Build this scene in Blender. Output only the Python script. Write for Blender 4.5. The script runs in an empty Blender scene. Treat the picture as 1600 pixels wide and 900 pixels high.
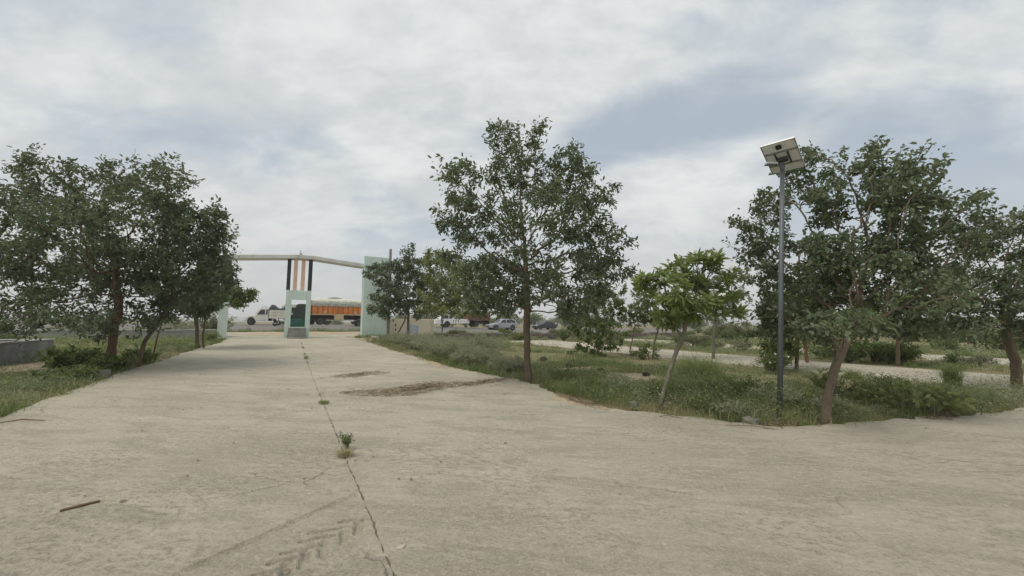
import bpy, math, random
import numpy as np
from mathutils import Vector, Matrix
from mathutils.geometry import delaunay_2d_cdt

sc = bpy.context.scene
col = sc.collection
R = math.radians

# ------------------------------------------------------------------ camera
cam_data = bpy.data.cameras.new('camera')
cam_data.sensor_width = 36.0
cam_data.lens = 36.0 * 622.0 / 1600.0
cam_data.clip_start = 0.05
cam_data.clip_end = 15000
cam = bpy.data.objects.new('camera', cam_data)
col.objects.link(cam)
cam.matrix_world = Matrix.Translation((0, 0, 1.65)) @ Matrix.Rotation(R(90) + math.atan(56 / 622), 4, 'X') @ Matrix.Rotation(R(0.4), 4, 'Z')
sc.camera = cam

# ------------------------------------------------------------------ sky, sun, exposure
SUN_EL, SUN_AZ = R(60), R(-125)          # azimuth from +Y towards +X
world = bpy.data.worlds.new('World')
sc.world = world
world.use_nodes = True
wn, wl = world.node_tree.nodes, world.node_tree.links
wn.clear()
def wnode(t, **kw):
    n = wn.new(t)
    for k, v in kw.items(): setattr(n, k, v)
    return n
def wmath(op, a, b=None, clamp=False):
    n = wnode('ShaderNodeMath', operation=op, use_clamp=clamp)
    for i, x in enumerate((a, b)):
        if x is None: continue
        if isinstance(x, (int, float)): n.inputs[i].default_value = x
        else: wl.new(x, n.inputs[i])
    return n.outputs[0]
sky = wnode('ShaderNodeTexSky', sky_type='NISHITA', sun_disc=False)
sky.sun_elevation = SUN_EL
sky.sun_rotation = SUN_AZ
sky.air_density = 1.0
sky.dust_density = 2.5
tc = wnode('ShaderNodeTexCoord')
sep = wnode('ShaderNodeSeparateXYZ'); wl.new(tc.outputs['Generated'], sep.inputs[0])
zc = wmath('MAXIMUM', sep.outputs[2], 0.0)
den = wmath('ADD', zc, 0.35)
px = wmath('DIVIDE', sep.outputs[0], den); py = wmath('DIVIDE', sep.outputs[1], den)
cmb = wnode('ShaderNodeCombineXYZ'); wl.new(px, cmb.inputs[0]); wl.new(py, cmb.inputs[1])
def wnoise(scale, detail, rough, off, dist=0.0, stretch=(1, 1, 1), rot=0):
    m = wnode('ShaderNodeMapping'); m.inputs['Location'].default_value = off; m.inputs['Scale'].default_value = stretch; m.inputs['Rotation'].default_value = (0, 0, rot)
    wl.new(cmb.outputs[0], m.inputs[0])
    n = wnode('ShaderNodeTexNoise'); n.inputs['Scale'].default_value = scale; n.inputs['Detail'].default_value = detail
    n.inputs['Roughness'].default_value = rough; n.inputs['Distortion'].default_value = dist
    wl.new(m.outputs[0], n.inputs[0]); return n.outputs[0]
def wramp(x, a, b):
    n = wnode('ShaderNodeMapRange', interpolation_type='SMOOTHSTEP'); n.inputs['From Min'].default_value = a; n.inputs['From Max'].default_value = b
    wl.new(x, n.inputs['Value']); return n.outputs[0]
big = wnoise(1.1, 8, 0.55, (3.3, 1.2, 0), 0.3, (1, 1.25, 1), R(18))
mid = wnoise(3.4, 10, 0.6, (7.1, 2.4, 1), 0.5, (1, 1.5, 1), R(24))
# one wide opening between the cloud banks, ragged by the noise
def opening(cx, cy, ax, ay, ra, rb):
    gx = wmath('SUBTRACT', px, cx); gy = wmath('SUBTRACT', py, cy)
    a = wmath('DIVIDE', wmath('ADD', wmath('MULTIPLY', gx, ax), wmath('MULTIPLY', gy, ay)), ra)
    b = wmath('DIVIDE', wmath('SUBTRACT', wmath('MULTIPLY', gy, ax), wmath('MULTIPLY', gx, ay)), rb)
    return wmath('SUBTRACT', 1.0, wramp(wmath('ADD', wmath('MULTIPLY', a, a), wmath('MULTIPLY', b, b)), 0.0, 1.0))
gap = opening(0.43, 1.075, .89, -.455, .46, .20)
gap2 = opening(-.95, .78, 1, 0, .42, .36)
gap3 = opening(1.32, 1.15, 1, 0, .62, .5)
dens = wmath('ADD', wmath('MULTIPLY', big, 0.62), wmath('MULTIPLY', mid, 0.38))
gaps = wmath('ADD', wmath('MULTIPLY', gap, 0.205), wmath('ADD', wmath('MULTIPLY', gap2, 0.075), wmath('MULTIPLY', gap3, 0.20)))
dens = wmath('SUBTRACT', dens, gaps)
cover = wramp(dens, 0.29, 0.54)
haze_band = wmath('SUBTRACT', 1.0, wramp(sep.outputs[2], 0.0, 0.34))
cover = wmath('MAXIMUM', wmath('MULTIPLY', cover, 0.93), wmath('MULTIPLY', haze_band, 0.95))
# cloud body: bright tops, greyer thick parts
body = wnoise(2.0, 9, 0.58, (1.7, 9.2, 3), 0.4, (1, 1.35, 1), R(20))
body2 = wnoise(6.0, 8, 0.6, (4.7, 1.2, 5), 0.3, (1, 1.5, 1), R(20))
shade = wramp(wmath('ADD', wmath('MULTIPLY', body, 0.65), wmath('MULTIPLY', body2, 0.35)), 0.38, 0.62)
cm = wnode('ShaderNodeMix', data_type='RGBA'); wl.new(shade, cm.inputs['Factor'])
cm.inputs['A'].default_value = (6.3, 6.6, 6.75, 1); cm.inputs['B'].default_value = (8.3, 8.5, 8.35, 1)
hm = wnode('ShaderNodeMix', data_type='RGBA'); wl.new(wmath('MULTIPLY', haze_band, 0.88), hm.inputs['Factor'])
wl.new(cm.outputs['Result'], hm.inputs['A']); hm.inputs['B'].default_value = (6.0, 6.08, 6.02, 1)
# thin veil over the open sky: dusty pale blue
sv = wnode('ShaderNodeMix', data_type='RGBA'); sv.inputs['Factor'].default_value = 0.78
wl.new(sky.outputs[0], sv.inputs['A']); sv.inputs['B'].default_value = (5.05, 5.75, 6.4, 1)
fm = wnode('ShaderNodeMix', data_type='RGBA'); wl.new(cover, fm.inputs['Factor'])
wl.new(sv.outputs['Result'], fm.inputs['A']); wl.new(hm.outputs['Result'], fm.inputs['B'])
bg = wnode('ShaderNodeBackground'); bg.inputs['Strength'].default_value = 0.1
wl.new(fm.outputs['Result'], bg.inputs[0])
wo = wnode('ShaderNodeOutputWorld'); wl.new(bg.outputs[0], wo.inputs[0])

sun_data = bpy.data.lights.new('sun', 'SUN')
sun_data.energy = 1.5
sun_data.angle = R(30)
sun_data.color = (1.0, 0.92, 0.79)
sun = bpy.data.objects.new('sun', sun_data); col.objects.link(sun)
sd = Vector((math.sin(SUN_AZ) * math.cos(SUN_EL), math.cos(SUN_AZ) * math.cos(SUN_EL), math.sin(SUN_EL)))
sun.rotation_euler = sd.to_track_quat('Z', 'Y').to_euler()

sc.view_settings.view_transform = 'Standard'
sc.view_settings.look = 'None'
sc.view_settings.exposure = 0.0
sc.view_settings.gamma = 1.0
sc.render.engine = 'CYCLES'
sc.cycles.use_denoising = True
sc.cycles.max_bounces = 6
sc.cycles.diffuse_bounces = 3
sc.cycles.transparent_max_bounces = 8

# ------------------------------------------------------------------ site frame
# s runs along the entrance road towards the gate, t runs to its right
DV = np.array([-.485, .8745]); EV = np.array([.8745, .485])
ROADROT = math.atan2(EV[1], EV[0])
def ss(a, b, x):
    x = np.clip((x - a) / (b - a), 0, 1); return x * x * (3 - 2 * x)
def bump2(s, t):
    return (.05 * np.sin(s * .71 + 1.3 * np.sin(t * .43)) * np.sin(t * .83 + .4) + .025 * np.sin(s * 2.1 + t * 1.3) * np.sin(t * 2.7 - s * .6))
def zh(t): return np.interp(t, [-300, 8, 20, 30, 40, 300], [1.35, 1.30, 1.16, .82, .66, .6])
def zg(s, t):
    s = np.asarray(s, float); t = np.asarray(t, float)
    k = ss(7, 13, t)
    z = (.45 * (1 - k) + .12 * k) * ss(12, 34, s)
    z = z + (zh(t) - z) * np.clip((s - 36) / 24, 0, 1)
    z = z + (.3 - z) * ss(72, 84, s)
    return z
def W(s, t, z=None, dz=0.0):
    xy = s * DV + t * EV
    return Vector((float(xy[0]), float(xy[1]), float(zg(s, t) if z is None else z) + dz))
LE = ([-14, 10, 12, 16, 18, 21, 25, 29, 33, 36, 43], [-4.1, -4.15, -4.25, -4.45, -4.3, -4.15, -3.9, -3.5, -3.7, -4.4, -5.5])
RE = ([-14, 9.5, 12, 14, 18, 23, 30, 34, 38, 43], [5.85, 5.85, 5.55, 5.3, 5.0, 4.7, 4.45, 4.6, 5.6, 7.0])
CORNER = [(9.5, 5.85), (8.3, 5.65), (7.3, 5.3), (6.3, 5.4), (5.4, 5.75), (4.85, 6.05), (4.2, 6.5), (3.8, 6.8), (3.5, 7.15), (3.33, 7.8), (3.05, 8.9), (2.8, 10.05), (2.5, 10.7), (2.35, 11.6), (2.1, 12.5), (1.9, 14.5), (1.8, 16.2)]
JOINT_T = .66
def on_concrete(s, t, m=0.0):
    s = np.asarray(s); t = np.asarray(t)
    main = (t > np.interp(s, *LE) - m) & (t < np.interp(s, *RE) + m) & (s < 43)
    cs = np.array([c[0] for c in CORNER]); ct = np.array([c[1] for c in CORNER])
    smax = np.interp(t, ct[3:], cs[3:])
    cross = (t > 5.0) & (s < smax + m) & (t < 60)
    s1 = (t > 16.2 - m) & (t < 21.2 + m) & (s < 31)
    s2 = (t > 27.3 - m) & (t < 32.3 + m) & (s < 31)
    return main | cross | s1 | s2

# ------------------------------------------------------------------ helpers
def tag(o, label=None, cat=None, group=None, kind=None):
    if label: o['label'] = label
    if cat: o['category'] = cat
    if group: o['group'] = group
    if kind: o['kind'] = kind
    return o
def empty(name, loc=(0, 0, 0), rz=0.0):
    o = bpy.data.objects.new(name, None); o.empty_display_size = .2
    col.objects.link(o); o.location = loc; o.rotation_euler = (0, 0, rz); return o
def copy_tree(o, parent=None):
    c = o.copy(); col.objects.link(c); c.parent = parent
    for ch in list(o.children): copy_tree(ch, c)
    return c
def link(name, me, mat, parent=None, smooth=False):
    if mat is not None: me.materials.append(mat)
    if smooth: me.polygons.foreach_set('use_smooth', np.ones(len(me.polygons), bool))
    o = bpy.data.objects.new(name, me); col.objects.link(o)
    if parent is not None: o.parent = parent
    return o
class MB:
    def __init__(s): s.v = []; s.f = []
    def add(s, vs, fs):
        b = len(s.v); s.v += [tuple(v) for v in vs]; s.f += [tuple(b + i for i in f) for f in fs]; return s
    def box(s, x0, x1, y0, y1, z0, z1, top=1.0):
        cx, cy = (x0 + x1) / 2, (y0 + y1) / 2
        p = [(x0, y0, z0), (x1, y0, z0), (x1, y1, z0), (x0, y1, z0)]
        q = [(cx + (a - cx) * top, cy + (b - cy) * top, z1) for a, b, _ in p]
        return s.add(p + q, [(3, 2, 1, 0), (4, 5, 6, 7), (0, 1, 5, 4), (1, 2, 6, 5), (2, 3, 7, 6), (3, 0, 4, 7)])
    def prism(s, prof, w, w2=None):
        """closed side profile (x,z) carried across y; w may be a function of (x,z) giving the half width"""
        n = len(prof); wf = w if callable(w) else (lambda x, z: w)
        a = [(x, -wf(x, z), z) for x, z in prof]; b = [(x, wf(x, z), z) for x, z in prof]
        return s.add(a + b, [tuple(range(n)), tuple(reversed(range(n, 2 * n)))] + [(i, i + n, (i + 1) % n + n, (i + 1) % n) for i in range(n)])
    def slab(s, prof, y0, y1):
        n = len(prof)
        y0f = y0 if callable(y0) else (lambda x, z: y0); y1f = y1 if callable(y1) else (lambda x, z: y1)
        a = [(x, y0f(x, z), z) for x, z in prof]; b = [(x, y1f(x, z), z) for x, z in prof]
        return s.add(a + b, [tuple(range(n)), tuple(reversed(range(n, 2 * n)))] + [(i, i + n, (i + 1) % n + n, (i + 1) % n) for i in range(n)])
    def tube(s, pts, rad, n=8, cap=True):
        pts = [Vector(p) for p in pts]; k = len(pts)
        rad = rad if hasattr(rad, '__len__') else [rad] * k
        vs = []; up = Vector((.13, .31, .94))
        for i, p in enumerate(pts):
            t = (pts[min(i + 1, k - 1)] - pts[max(i - 1, 0)]).normalized()
            a = t.cross(up)
            if a.length < 1e-3: a = t.cross(Vector((1, 0, 0)))
            a.normalize(); b = t.cross(a)
            for j in range(n):
                th = 2 * math.pi * j / n; vs.append(p + (a * math.cos(th) + b * math.sin(th)) * rad[i])
        fs = [(i * n + j, i * n + (j + 1) % n, (i + 1) * n + (j + 1) % n, (i + 1) * n + j) for i in range(k - 1) for j in range(n)]
        if cap: fs += [tuple(reversed(range(n))), tuple(range((k - 1) * n, k * n))]
        return s.add(vs, fs)
    def lathe_y(s, prof, cx, cz, n=20):
        """(radius, y) profile turned about an axle along y"""
        k = len(prof); vs = []
        for r, y in prof:
            for j in range(n):
                th = 2 * math.pi * j / n; vs.append((cx + r * math.cos(th), y, cz + r * math.sin(th)))
        fs = [(i * n + j, (i + 1) * n + j, (i + 1) * n + (j + 1) % n, i * n + (j + 1) % n) for i in range(k - 1) for j in range(n)]
        fs += [tuple(range(n)), tuple(reversed(range((k - 1) * n, k * n)))]
        return s.add(vs, fs)
    def build(s, name, mat, parent=None, smooth=False, bevel=0, seg=2, loc=None):
        me = bpy.data.meshes.new(name); me.from_pydata(s.v, [], s.f); me.update()
        o = link(name, me, mat, parent, smooth)
        if bevel:
            m = o.modifiers.new('bevel', 'BEVEL'); m.width = bevel; m.segments = seg; m.limit_method = 'ANGLE'; m.angle_limit = R(35)
        if loc is not None: o.location = loc
        return o
def polymesh(name, verts, nside, tint=None, tint2=None):
    """verts (n*nside,3) -> separate polygons of nside corners, made fast"""
    verts = np.ascontiguousarray(verts, np.float32).reshape(-1, 3); nv = len(verts); nf = nv // nside
    me = bpy.data.meshes.new(name)
    me.vertices.add(nv); me.vertices.foreach_set('co', verts.ravel())
    me.loops.add(nv); me.loops.foreach_set('vertex_index', np.arange(nv, dtype=np.int32))
    me.polygons.add(nf); me.polygons.foreach_set('loop_start', np.arange(0, nv, nside, dtype=np.int32))
    if tint is not None:
        a = me.attributes.new('tint', 'FLOAT', 'FACE'); a.data.foreach_set('value', np.asarray(tint, np.float32))
    me.update(calc_edges=True); return me
def unit(a): return a / np.maximum(np.linalg.norm(a, axis=-1, keepdims=True), 1e-9)
def leaf_verts(P, A, N, L, Wd, fold=.25, droop=.12):
    """two folded half blades for each leaf: (n,8,3)"""
    A = unit(A); S = unit(np.cross(A, N)); N = np.cross(S, A)
    L = np.asarray(L)[:, None]; w = np.asarray(Wd)[:, None]
    b = P; tip = P + A * L - N * L * droop
    m1 = P + A * L * .33; m2 = P + A * L * .70 - N * L * droop * .5
    l1 = m1 + S * w * .46 + N * w * fold; l2 = m2 + S * w * .40 + N * w * fold
    r1 = m1 - S * w * .46 + N * w * fold; r2 = m2 - S * w * .40 + N * w * fold
    return np.stack([b, l1, l2, tip, b, tip, r2, r1], 1)
def leaf_mesh(name, P, A, N, L, Wd, tint, **k):
    v = leaf_verts(P, A, N, L, Wd, **k)
    return polymesh(name, v.reshape(-1, 3), 4, np.repeat(tint, 2))

# ------------------------------------------------------------------ materials
def mat_base(name):
    m = bpy.data.materials.new(name); m.use_nodes = True
    return m, m.node_tree.nodes, m.node_tree.links, m.node_tree.nodes['Principled BSDF']
def nnoise(n, l, vec, scale, detail=5, rough=.55, stretch=None, rot=0, off=(0, 0, 0), dist=0):
    if stretch is not None or rot or any(off):
        mp = n.new('ShaderNodeMapping'); mp.inputs['Rotation'].default_value = (0, 0, rot); mp.inputs['Scale'].default_value = stretch or (1, 1, 1); mp.inputs['Location'].default_value = off
        if rot:
            mp0 = n.new('ShaderNodeMapping'); mp0.inputs['Rotation'].default_value = (0, 0, rot); l.new(vec, mp0.inputs[0]); vec = mp0.outputs[0]
            mp.inputs['Rotation'].default_value = (0, 0, 0)
        l.new(vec, mp.inputs[0]); vec = mp.outputs[0]
    t = n.new('ShaderNodeTexNoise'); t.inputs['Scale'].default_value = scale; t.inputs['Detail'].default_value = detail; t.inputs['Roughness'].default_value = rough; t.inputs['Distortion'].default_value = dist
    l.new(vec, t.inputs[0]); return t.outputs[0]
def nramp(n, l, x, stops):
    r = n.new('ShaderNodeValToRGB'); els = r.color_ramp.elements
    while len(els) < len(stops): els.new(.5)
    for e, (p, c) in zip(els, stops): e.position = p; e.color = (*c, 1)
    l.new(x, r.inputs[0]); return r.outputs[0]
def nmix(n, l, f, a, b, mode='MIX'):
    m = n.new('ShaderNodeMix'); m.data_type = 'RGBA'; m.blend_type = mode
    for s, x in (('Factor', f), ('A', a), ('B', b)):
        if isinstance(x, (int, float)): m.inputs[s].default_value = x
        elif isinstance(x, tuple): m.inputs[s].default_value = (*x, 1)
        else: l.new(x, m.inputs[s])
    return m.outputs['Result']
def nmr(n, l, x, a, b, c=0, d=1):
    m = n.new('ShaderNodeMapRange'); m.interpolation_type = 'SMOOTHSTEP'
    for k, v in (('From Min', a), ('From Max', b), ('To Min', c), ('To Max', d)): m.inputs[k].default_value = v
    l.new(x, m.inputs['Value']); return m.outputs[0]
def nmath(n, l, op, a, b):
    m = n.new('ShaderNodeMath'); m.operation = op
    for i, x in enumerate((a, b)):
        if isinstance(x, (int, float)): m.inputs[i].default_value = x
        else: l.new(x, m.inputs[i])
    return m.outputs[0]
def nbump(n, l, h, strength, dist, prev=None):
    b = n.new('ShaderNodeBump'); b.inputs['Strength'].default_value = strength; b.inputs['Distance'].default_value = dist
    l.new(h, b.inputs['Height'])
    if prev is not None: l.new(prev, b.inputs['Normal'])
    return b.outputs[0]
def surf(name, c, rough=.7, var=.18, scale=6, bump=.15, bd=.01, metal=0, dirt=None, dirt_amt=.5, spec=.4, stretch=None):
    """plain painted / stone / metal surface with grain, blotches and optional dirt"""
    m, n, l, p = mat_base(name)
    tcn = n.new('ShaderNodeTexCoord'); v = tcn.outputs['Object']
    a = nnoise(n, l, v, scale, 6, .6, stretch); b = nnoise(n, l, v, scale * 7.3, 4, .6)
    lo = tuple(x * (1 - var) for x in c); hi = tuple(min(1, x * (1 + var)) for x in c)
    cc = nramp(n, l, a, [(.3, lo), (.7, hi)])
    cc = nmix(n, l, nmr(n, l, b, .35, .75, 0, var), cc, tuple(x * .6 for x in c))
    if dirt:
        dn = nnoise(n, l, v, scale * .55, 8, .65, (1, 1, .35), off=(4, 2, 1))
        cc = nmix(n, l, nmr(n, l, dn, .46, .68, 0, dirt_amt), cc, dirt)
    l.new(cc, p.inputs['Base Color']); p.inputs['Roughness'].default_value = rough; p.inputs['Metallic'].default_value = metal
    p.inputs['Specular IOR Level'].default_value = spec
    if bump: l.new(nbump(n, l, nmath(n, l, 'ADD', a, nmath(n, l, 'MULTIPLY', b, .5)), bump, bd), p.inputs['Normal'])
    return m
def leafmat(name, stops, rough=.5, trans=.22, spec=.35):
    m, n, l, p = mat_base(name)
    at = n.new('ShaderNodeAttribute'); at.attribute_name = 'tint'
    oi = n.new('ShaderNodeObjectInfo')
    x = nmath(n, l, 'ADD', at.outputs['Fac'], nmath(n, l, 'MULTIPLY', oi.outputs['Random'], .12))
    c = nramp(n, l, x, stops)
    l.new(c, p.inputs['Base Color']); p.inputs['Roughness'].default_value = rough; p.inputs['Specular IOR Level'].default_value = spec
    tr = n.new('ShaderNodeBsdfTranslucent'); l.new(nmix(n, l, .35, c, (.22, .25, .06), 'MIX'), tr.inputs[0])
    mx = n.new('ShaderNodeMixShader'); mx.inputs[0].default_value = trans
    l.new(p.outputs[0], mx.inputs[1]); l.new(tr.outputs[0], mx.inputs[2])
    l.new(mx.outputs[0], n['Material Output'].inputs[0]); return m
M = {}
def concrete_mat():
    m, n, l, p = mat_base('broomed concrete')
    v = n.new('ShaderNodeTexCoord').outputs['Object']
    blot = nnoise(n, l, v, .42, 8, .64, (.75, 1.5, 1), .25, (3, 7, 0), .5)
    patch = nnoise(n, l, v, .95, 8, .66, (.7, 2.4, 1), .2, (1, 2, 0), .4)
    broom = nnoise(n, l, v, 2.2, 7, .62, (1, 5.5, 1), .12)
    grain = nnoise(n, l, v, 46, 5, .65)
    blot2 = nnoise(n, l, v, .7, 5, .6, None, 0, (8, 3, 0))
    lump = nnoise(n, l, v, 13, 7, .72, (1, 1.6, 1), .15)
    pit = n.new('ShaderNodeTexVoronoi'); pit.inputs['Scale'].default_value = 38; l.new(v, pit.inputs[0])
    c = nramp(n, l, blot, [(.32, (0.406, 0.368, 0.286)), (.5, (0.495, 0.449, 0.356)), (.66, (0.562, 0.512, 0.409))])
    c = nmix(n, l, nmr(n, l, patch, .47, .60, 0, .72), c, (0.366, 0.332, 0.264))
    c = nmix(n, l, nmr(n, l, broom, .52, .68, 0, .40), c, (0.336, 0.305, 0.243))
    c = nmix(n, l, nmr(n, l, broom, .30, .46, .40, 0), c, (0.623, 0.568, 0.462))
    c = nmix(n, l, nmath(n, l, 'MULTIPLY', nmr(n, l, lump, .49, .60, 0, .72), nmr(n, l, blot2, .42, .60, .15, 1)), c, (0.290, 0.264, 0.211))
    c = nmix(n, l, nmr(n, l, lump, .34, .46, .6, 0), c, (0.644, 0.595, 0.483))
    c = nmix(n, l, nmr(n, l, grain, .36, .52, .40, 0), c, (0.634, 0.589, 0.482))
    c = nmix(n, l, nmr(n, l, grain, .56, .68, 0, .45), c, (0.255, 0.232, 0.188))
    c = nmix(n, l, nmr(n, l, pit.outputs['Distance'], 0, .12, .35, 0), c, (0.194, 0.176, 0.145))
    rust = nnoise(n, l, v, .5, 5, .5, None, 0, (13.2, 4.4, 0))
    c = nmix(n, l, nmr(n, l, rust, .68, .80, 0, .35), c, (.42, .30, .18))
    crack = n.new('ShaderNodeTexVoronoi'); crack.feature = 'DISTANCE_TO_EDGE'; crack.inputs['Scale'].default_value = .33
    wv = n.new('ShaderNodeVectorMath'); wv.operation = 'MULTIPLY_ADD'
    nz = n.new('ShaderNodeTexNoise'); nz.inputs['Scale'].default_value = 1.3; nz.inputs['Detail'].default_value = 6; l.new(v, nz.inputs[0])
    l.new(nz.outputs['Color'], wv.inputs[0]); wv.inputs[1].default_value = (.9, .9, 0); l.new(v, wv.inputs[2]); l.new(wv.outputs[0], crack.inputs[0])
    ck = nmr(n, l, crack.outputs['Distance'], .0008, .0045, 1, 0)
    ckm = nmath(n, l, 'MULTIPLY', ck, nmr(n, l, nnoise(n, l, v, .45, 3, .5, None, 0, (5, 1, 0)), .52, .62, 0, .55))
    c = nmix(n, l, ckm, c, (.09, .08, .065))
    l.new(c, p.inputs['Base Color']); p.inputs['Roughness'].default_value = .88; p.inputs['Specular IOR Level'].default_value = .25
    b = nbump(n, l, broom, .6, .03)
    b = nbump(n, l, lump, 1.0, .035, b)
    b = nbump(n, l, grain, .8, .011, b)
    l.new(b, p.inputs['Normal']); return m
def ground_mat():
    m, n, l, p = mat_base('dry soil with sparse green')
    v = n.new('ShaderNodeTexCoord').outputs['Object']
    a = nnoise(n, l, v, .22, 8, .62, None, 0, (2, 5, 0)); b = nnoise(n, l, v, 1.7, 7, .65); g = nnoise(n, l, v, 24, 4, .6)
    c = nramp(n, l, b, [(.25, (.25, .19, .12)), (.5, (.34, .27, .175)), (.75, (.41, .34, .23))])
    c = nmix(n, l, nmr(n, l, a, .34, .50, .15, .8), c, (.20, .19, .095))
    c = nmix(n, l, nmr(n, l, g, .5, .75, 0, .6), c, (.10, .085, .05))
    l.new(c, p.inputs['Base Color']); p.inputs['Roughness'].default_value = .95; p.inputs['Specular IOR Level'].default_value = .1
    l.new(nbump(n, l, g, .6, .03, nbump(n, l, b, .6, .15)), p.inputs['Normal']); return m
M['concrete'] = concrete_mat()
M['ground'] = ground_mat()
M['asphalt'] = surf('worn asphalt', (.19, .18, .17), .9, .2, 1.2, .3, .01, dirt=(.24, .20, .15), dirt_amt=.6)
M['joint'] = surf('soil in joint', (.20, .17, .125), .95, .3, 9, .4, .02)
M['sand'] = surf('loose sand', (.44, .355, .24), .95, .2, 3, .4, .02)
M['teal'] = surf('mint painted plaster', (.63, .77, .70), .75, .10, 1.6, .12, .01, dirt=(.58, .62, .55), dirt_amt=.6)
M['teal_dark'] = surf('sea green dado', (.12, .27, .235), .75, .12, 2, .1, .01)
M['beam'] = surf('weathered white slab', (.68, .68, .62), .8, .12, 1.2, .15, .01, dirt=(.30, .31, .27), dirt_amt=.6)
M['black_col'] = surf('charcoal painted column', (.03, .034, .038), .6, .2, 3, .1)
M['orange_col'] = surf('peach painted column', (.80, .52, .37), .7, .12, 3, .1, dirt=(.55, .42, .32), dirt_amt=.4)
M['cream'] = surf('cream plaster', (.76, .67, .54), .85, .10, 1.4, .25, .015, dirt=(.36, .27, .19), dirt_amt=.65)
M['wall_paint'] = surf('pale blue wall painting', (.40, .50, .62), .8, .25, 5, .1, dirt=(.62, .64, .64), dirt_amt=.8)
M['step'] = surf('bare cement', (.30, .29, .26), .9, .18, 4, .3, .02, dirt=(.18, .17, .14))
M['pole_cement'] = surf('precast cement', (.33, .31, .28), .9, .12, 3, .2)
M['rubble'] = surf('rubble stone', (.20, .165, .135), .95, .45, 4.5, .9, .06, dirt=(.10, .085, .07), dirt_amt=.7)
M['plinth'] = surf('grey cement render', (.33, .33, .32), .9, .2, 2.2, .3, .02, dirt=(.20, .20, .19), dirt_amt=.7)
M['coping'] = surf('pale cement coping', (.52, .51, .48), .85, .12, 3, .2)
M['pole_steel'] = surf('grey painted steel', (.15, .17, .185), .5, .10, 4, .05, metal=.3, dirt=(.17, .16, .14), dirt_amt=.3)
M['panel_back'] = surf('solar back sheet', (.80, .81, .81), .6, .06, 3, .03)
M['frame_metal'] = surf('aluminium frame', (.38, .39, .40), .4, .06, 5, .02, metal=.7)
M['dark_metal'] = surf('dark steel bracket', (.075, .08, .085), .5, .12, 8, .05, metal=.4)
M['solar_cell'] = surf('solar glass', (.015, .02, .05), .15, .2, 6, 0)
M['tyre'] = surf('tyre rubber', (.025, .025, .025), .85, .2, 8, .2)
M['rim'] = surf('wheel rim', (.33, .33, .33), .4, .1, 8, .05, metal=.6)
M['rim_dull'] = surf('dusty wheel hub', (.17, .15, .13), .7, .15, 8, .1)
M['glass'] = surf('dark vehicle glass', (.02, .025, .03), .12, .1, 4, 0, spec=.6)
M['white_paint'] = surf('off white vehicle paint', (.80, .77, .68), .4, .06, 3, .02, dirt=(.45, .40, .32), dirt_amt=.4)
M['pure_white'] = surf('white vehicle paint', (.80, .80, .78), .35, .03, 3, .01)
M['silver'] = surf('silver vehicle paint', (.46, .48, .51), .3, .04, 3, .01, metal=.45)
M['black_paint'] = surf('black vehicle paint', (.018, .022, .028), .25, .1, 3, .01, spec=.6)
M['grey_paint'] = surf('dark grey vehicle paint', (.07, .075, .09), .3, .1, 3, .01, metal=.3)
M['lamp_glass'] = surf('clear lamp glass', (.62, .64, .64), .15, .05, 8, 0)
M['orange_lamp'] = surf('amber lamp', (.65, .20, .02), .3, .1, 8, 0)
M['truck_orange'] = surf('orange truck paint', (.74, .235, .04), .55, .18, 2.5, .1, dirt=(.33, .14, .06), dirt_amt=.5)
M['truck_stake'] = surf('dark orange truck paint', (.40, .12, .03), .6, .2, 3, .1)
M['truck_cream'] = surf('yellowed cream paint', (.58, .47, .27), .6, .15, 3, .1, dirt=(.35, .27, .17))
M['tarp_grey'] = surf('grey tarpaulin', (.36, .37, .32), .7, .14, 2.2, .5, .05)
M['tarp_cream'] = surf('sand tarpaulin', (.74, .70, .58), .7, .10, 2, .5, .05)
M['tarp_dark'] = surf('slate tarpaulin', (.045, .055, .06), .6, .3, 3, .6, .05)
M['rust_box'] = surf('rusty brown cargo body', (.17, .085, .055), .8, .25, 3, .3, dirt=(.09, .06, .045))
M['chassis'] = surf('black chassis', (.02, .02, .021), .8, .2, 4, .1)
M['cloth_green'] = surf('dark green canvas', (.03, .055, .03), .8, .3, 4, .3)
M['straw'] = surf('dry straw', (.26, .195, .125), .9, .35, 14, 0)
M['wood'] = surf('weathered stick', (.19, .12, .08), .85, .3, 12, .3)
M['stone'] = surf('grey field stone', (.21, .20, .18), .95, .25, 9, .6, .03)
M['stone_pale'] = surf('pale stone', (.50, .45, .37), .95, .2, 9, .5, .02)
M['stone_black'] = surf('blackened lump', (.018, .017, .016), .9, .3, 9, .5, .03)
M['flower'] = surf('white petals', (.80, .80, .74), .6, .05, 20, 0)
M['paper'] = surf('white paper scrap', (.75, .74, .70), .8, .05, 20, .2)
M['bark'] = surf('brown bark', (.19, .145, .10), .95, .3, 7, .9, .03, stretch=(1, 1, .25), dirt=(.10, .08, .055))
M['bark_tan'] = surf('tan bark', (.19, .15, .108), .95, .25, 8, .8, .025, stretch=(1, 1, .3), dirt=(.15, .11, .08))
M['bark_red'] = surf('red ochre washed bark', (.18, .105, .065), .95, .3, 7, .9, .03, stretch=(1, 1, .25), dirt=(.12, .07, .045))
M['bark_grey'] = surf('grey green bark', (.20, .19, .14), .9, .25, 9, .6, .02, stretch=(1, 1, .4))
M['leaf_dark'] = leafmat('dark leathery leaf', [(0, (.065, .092, .05)), (.45, (.135, .178, .098)), (.8, (.21, .26, .155)), (1, (.32, .355, .235))], .42, .36, .5)
M['leaf_mid'] = leafmat('mid green leaf', [(0, (.085, .125, .042)), (.5, (.165, .22, .08)), (1, (.27, .33, .13))], .5, .4)
M['leaf_yellow'] = leafmat('yellowish green leaf', [(0, (.17, .20, .075)), (.5, (.28, .31, .125)), (1, (.40, .43, .20))], .5, .42)
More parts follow.
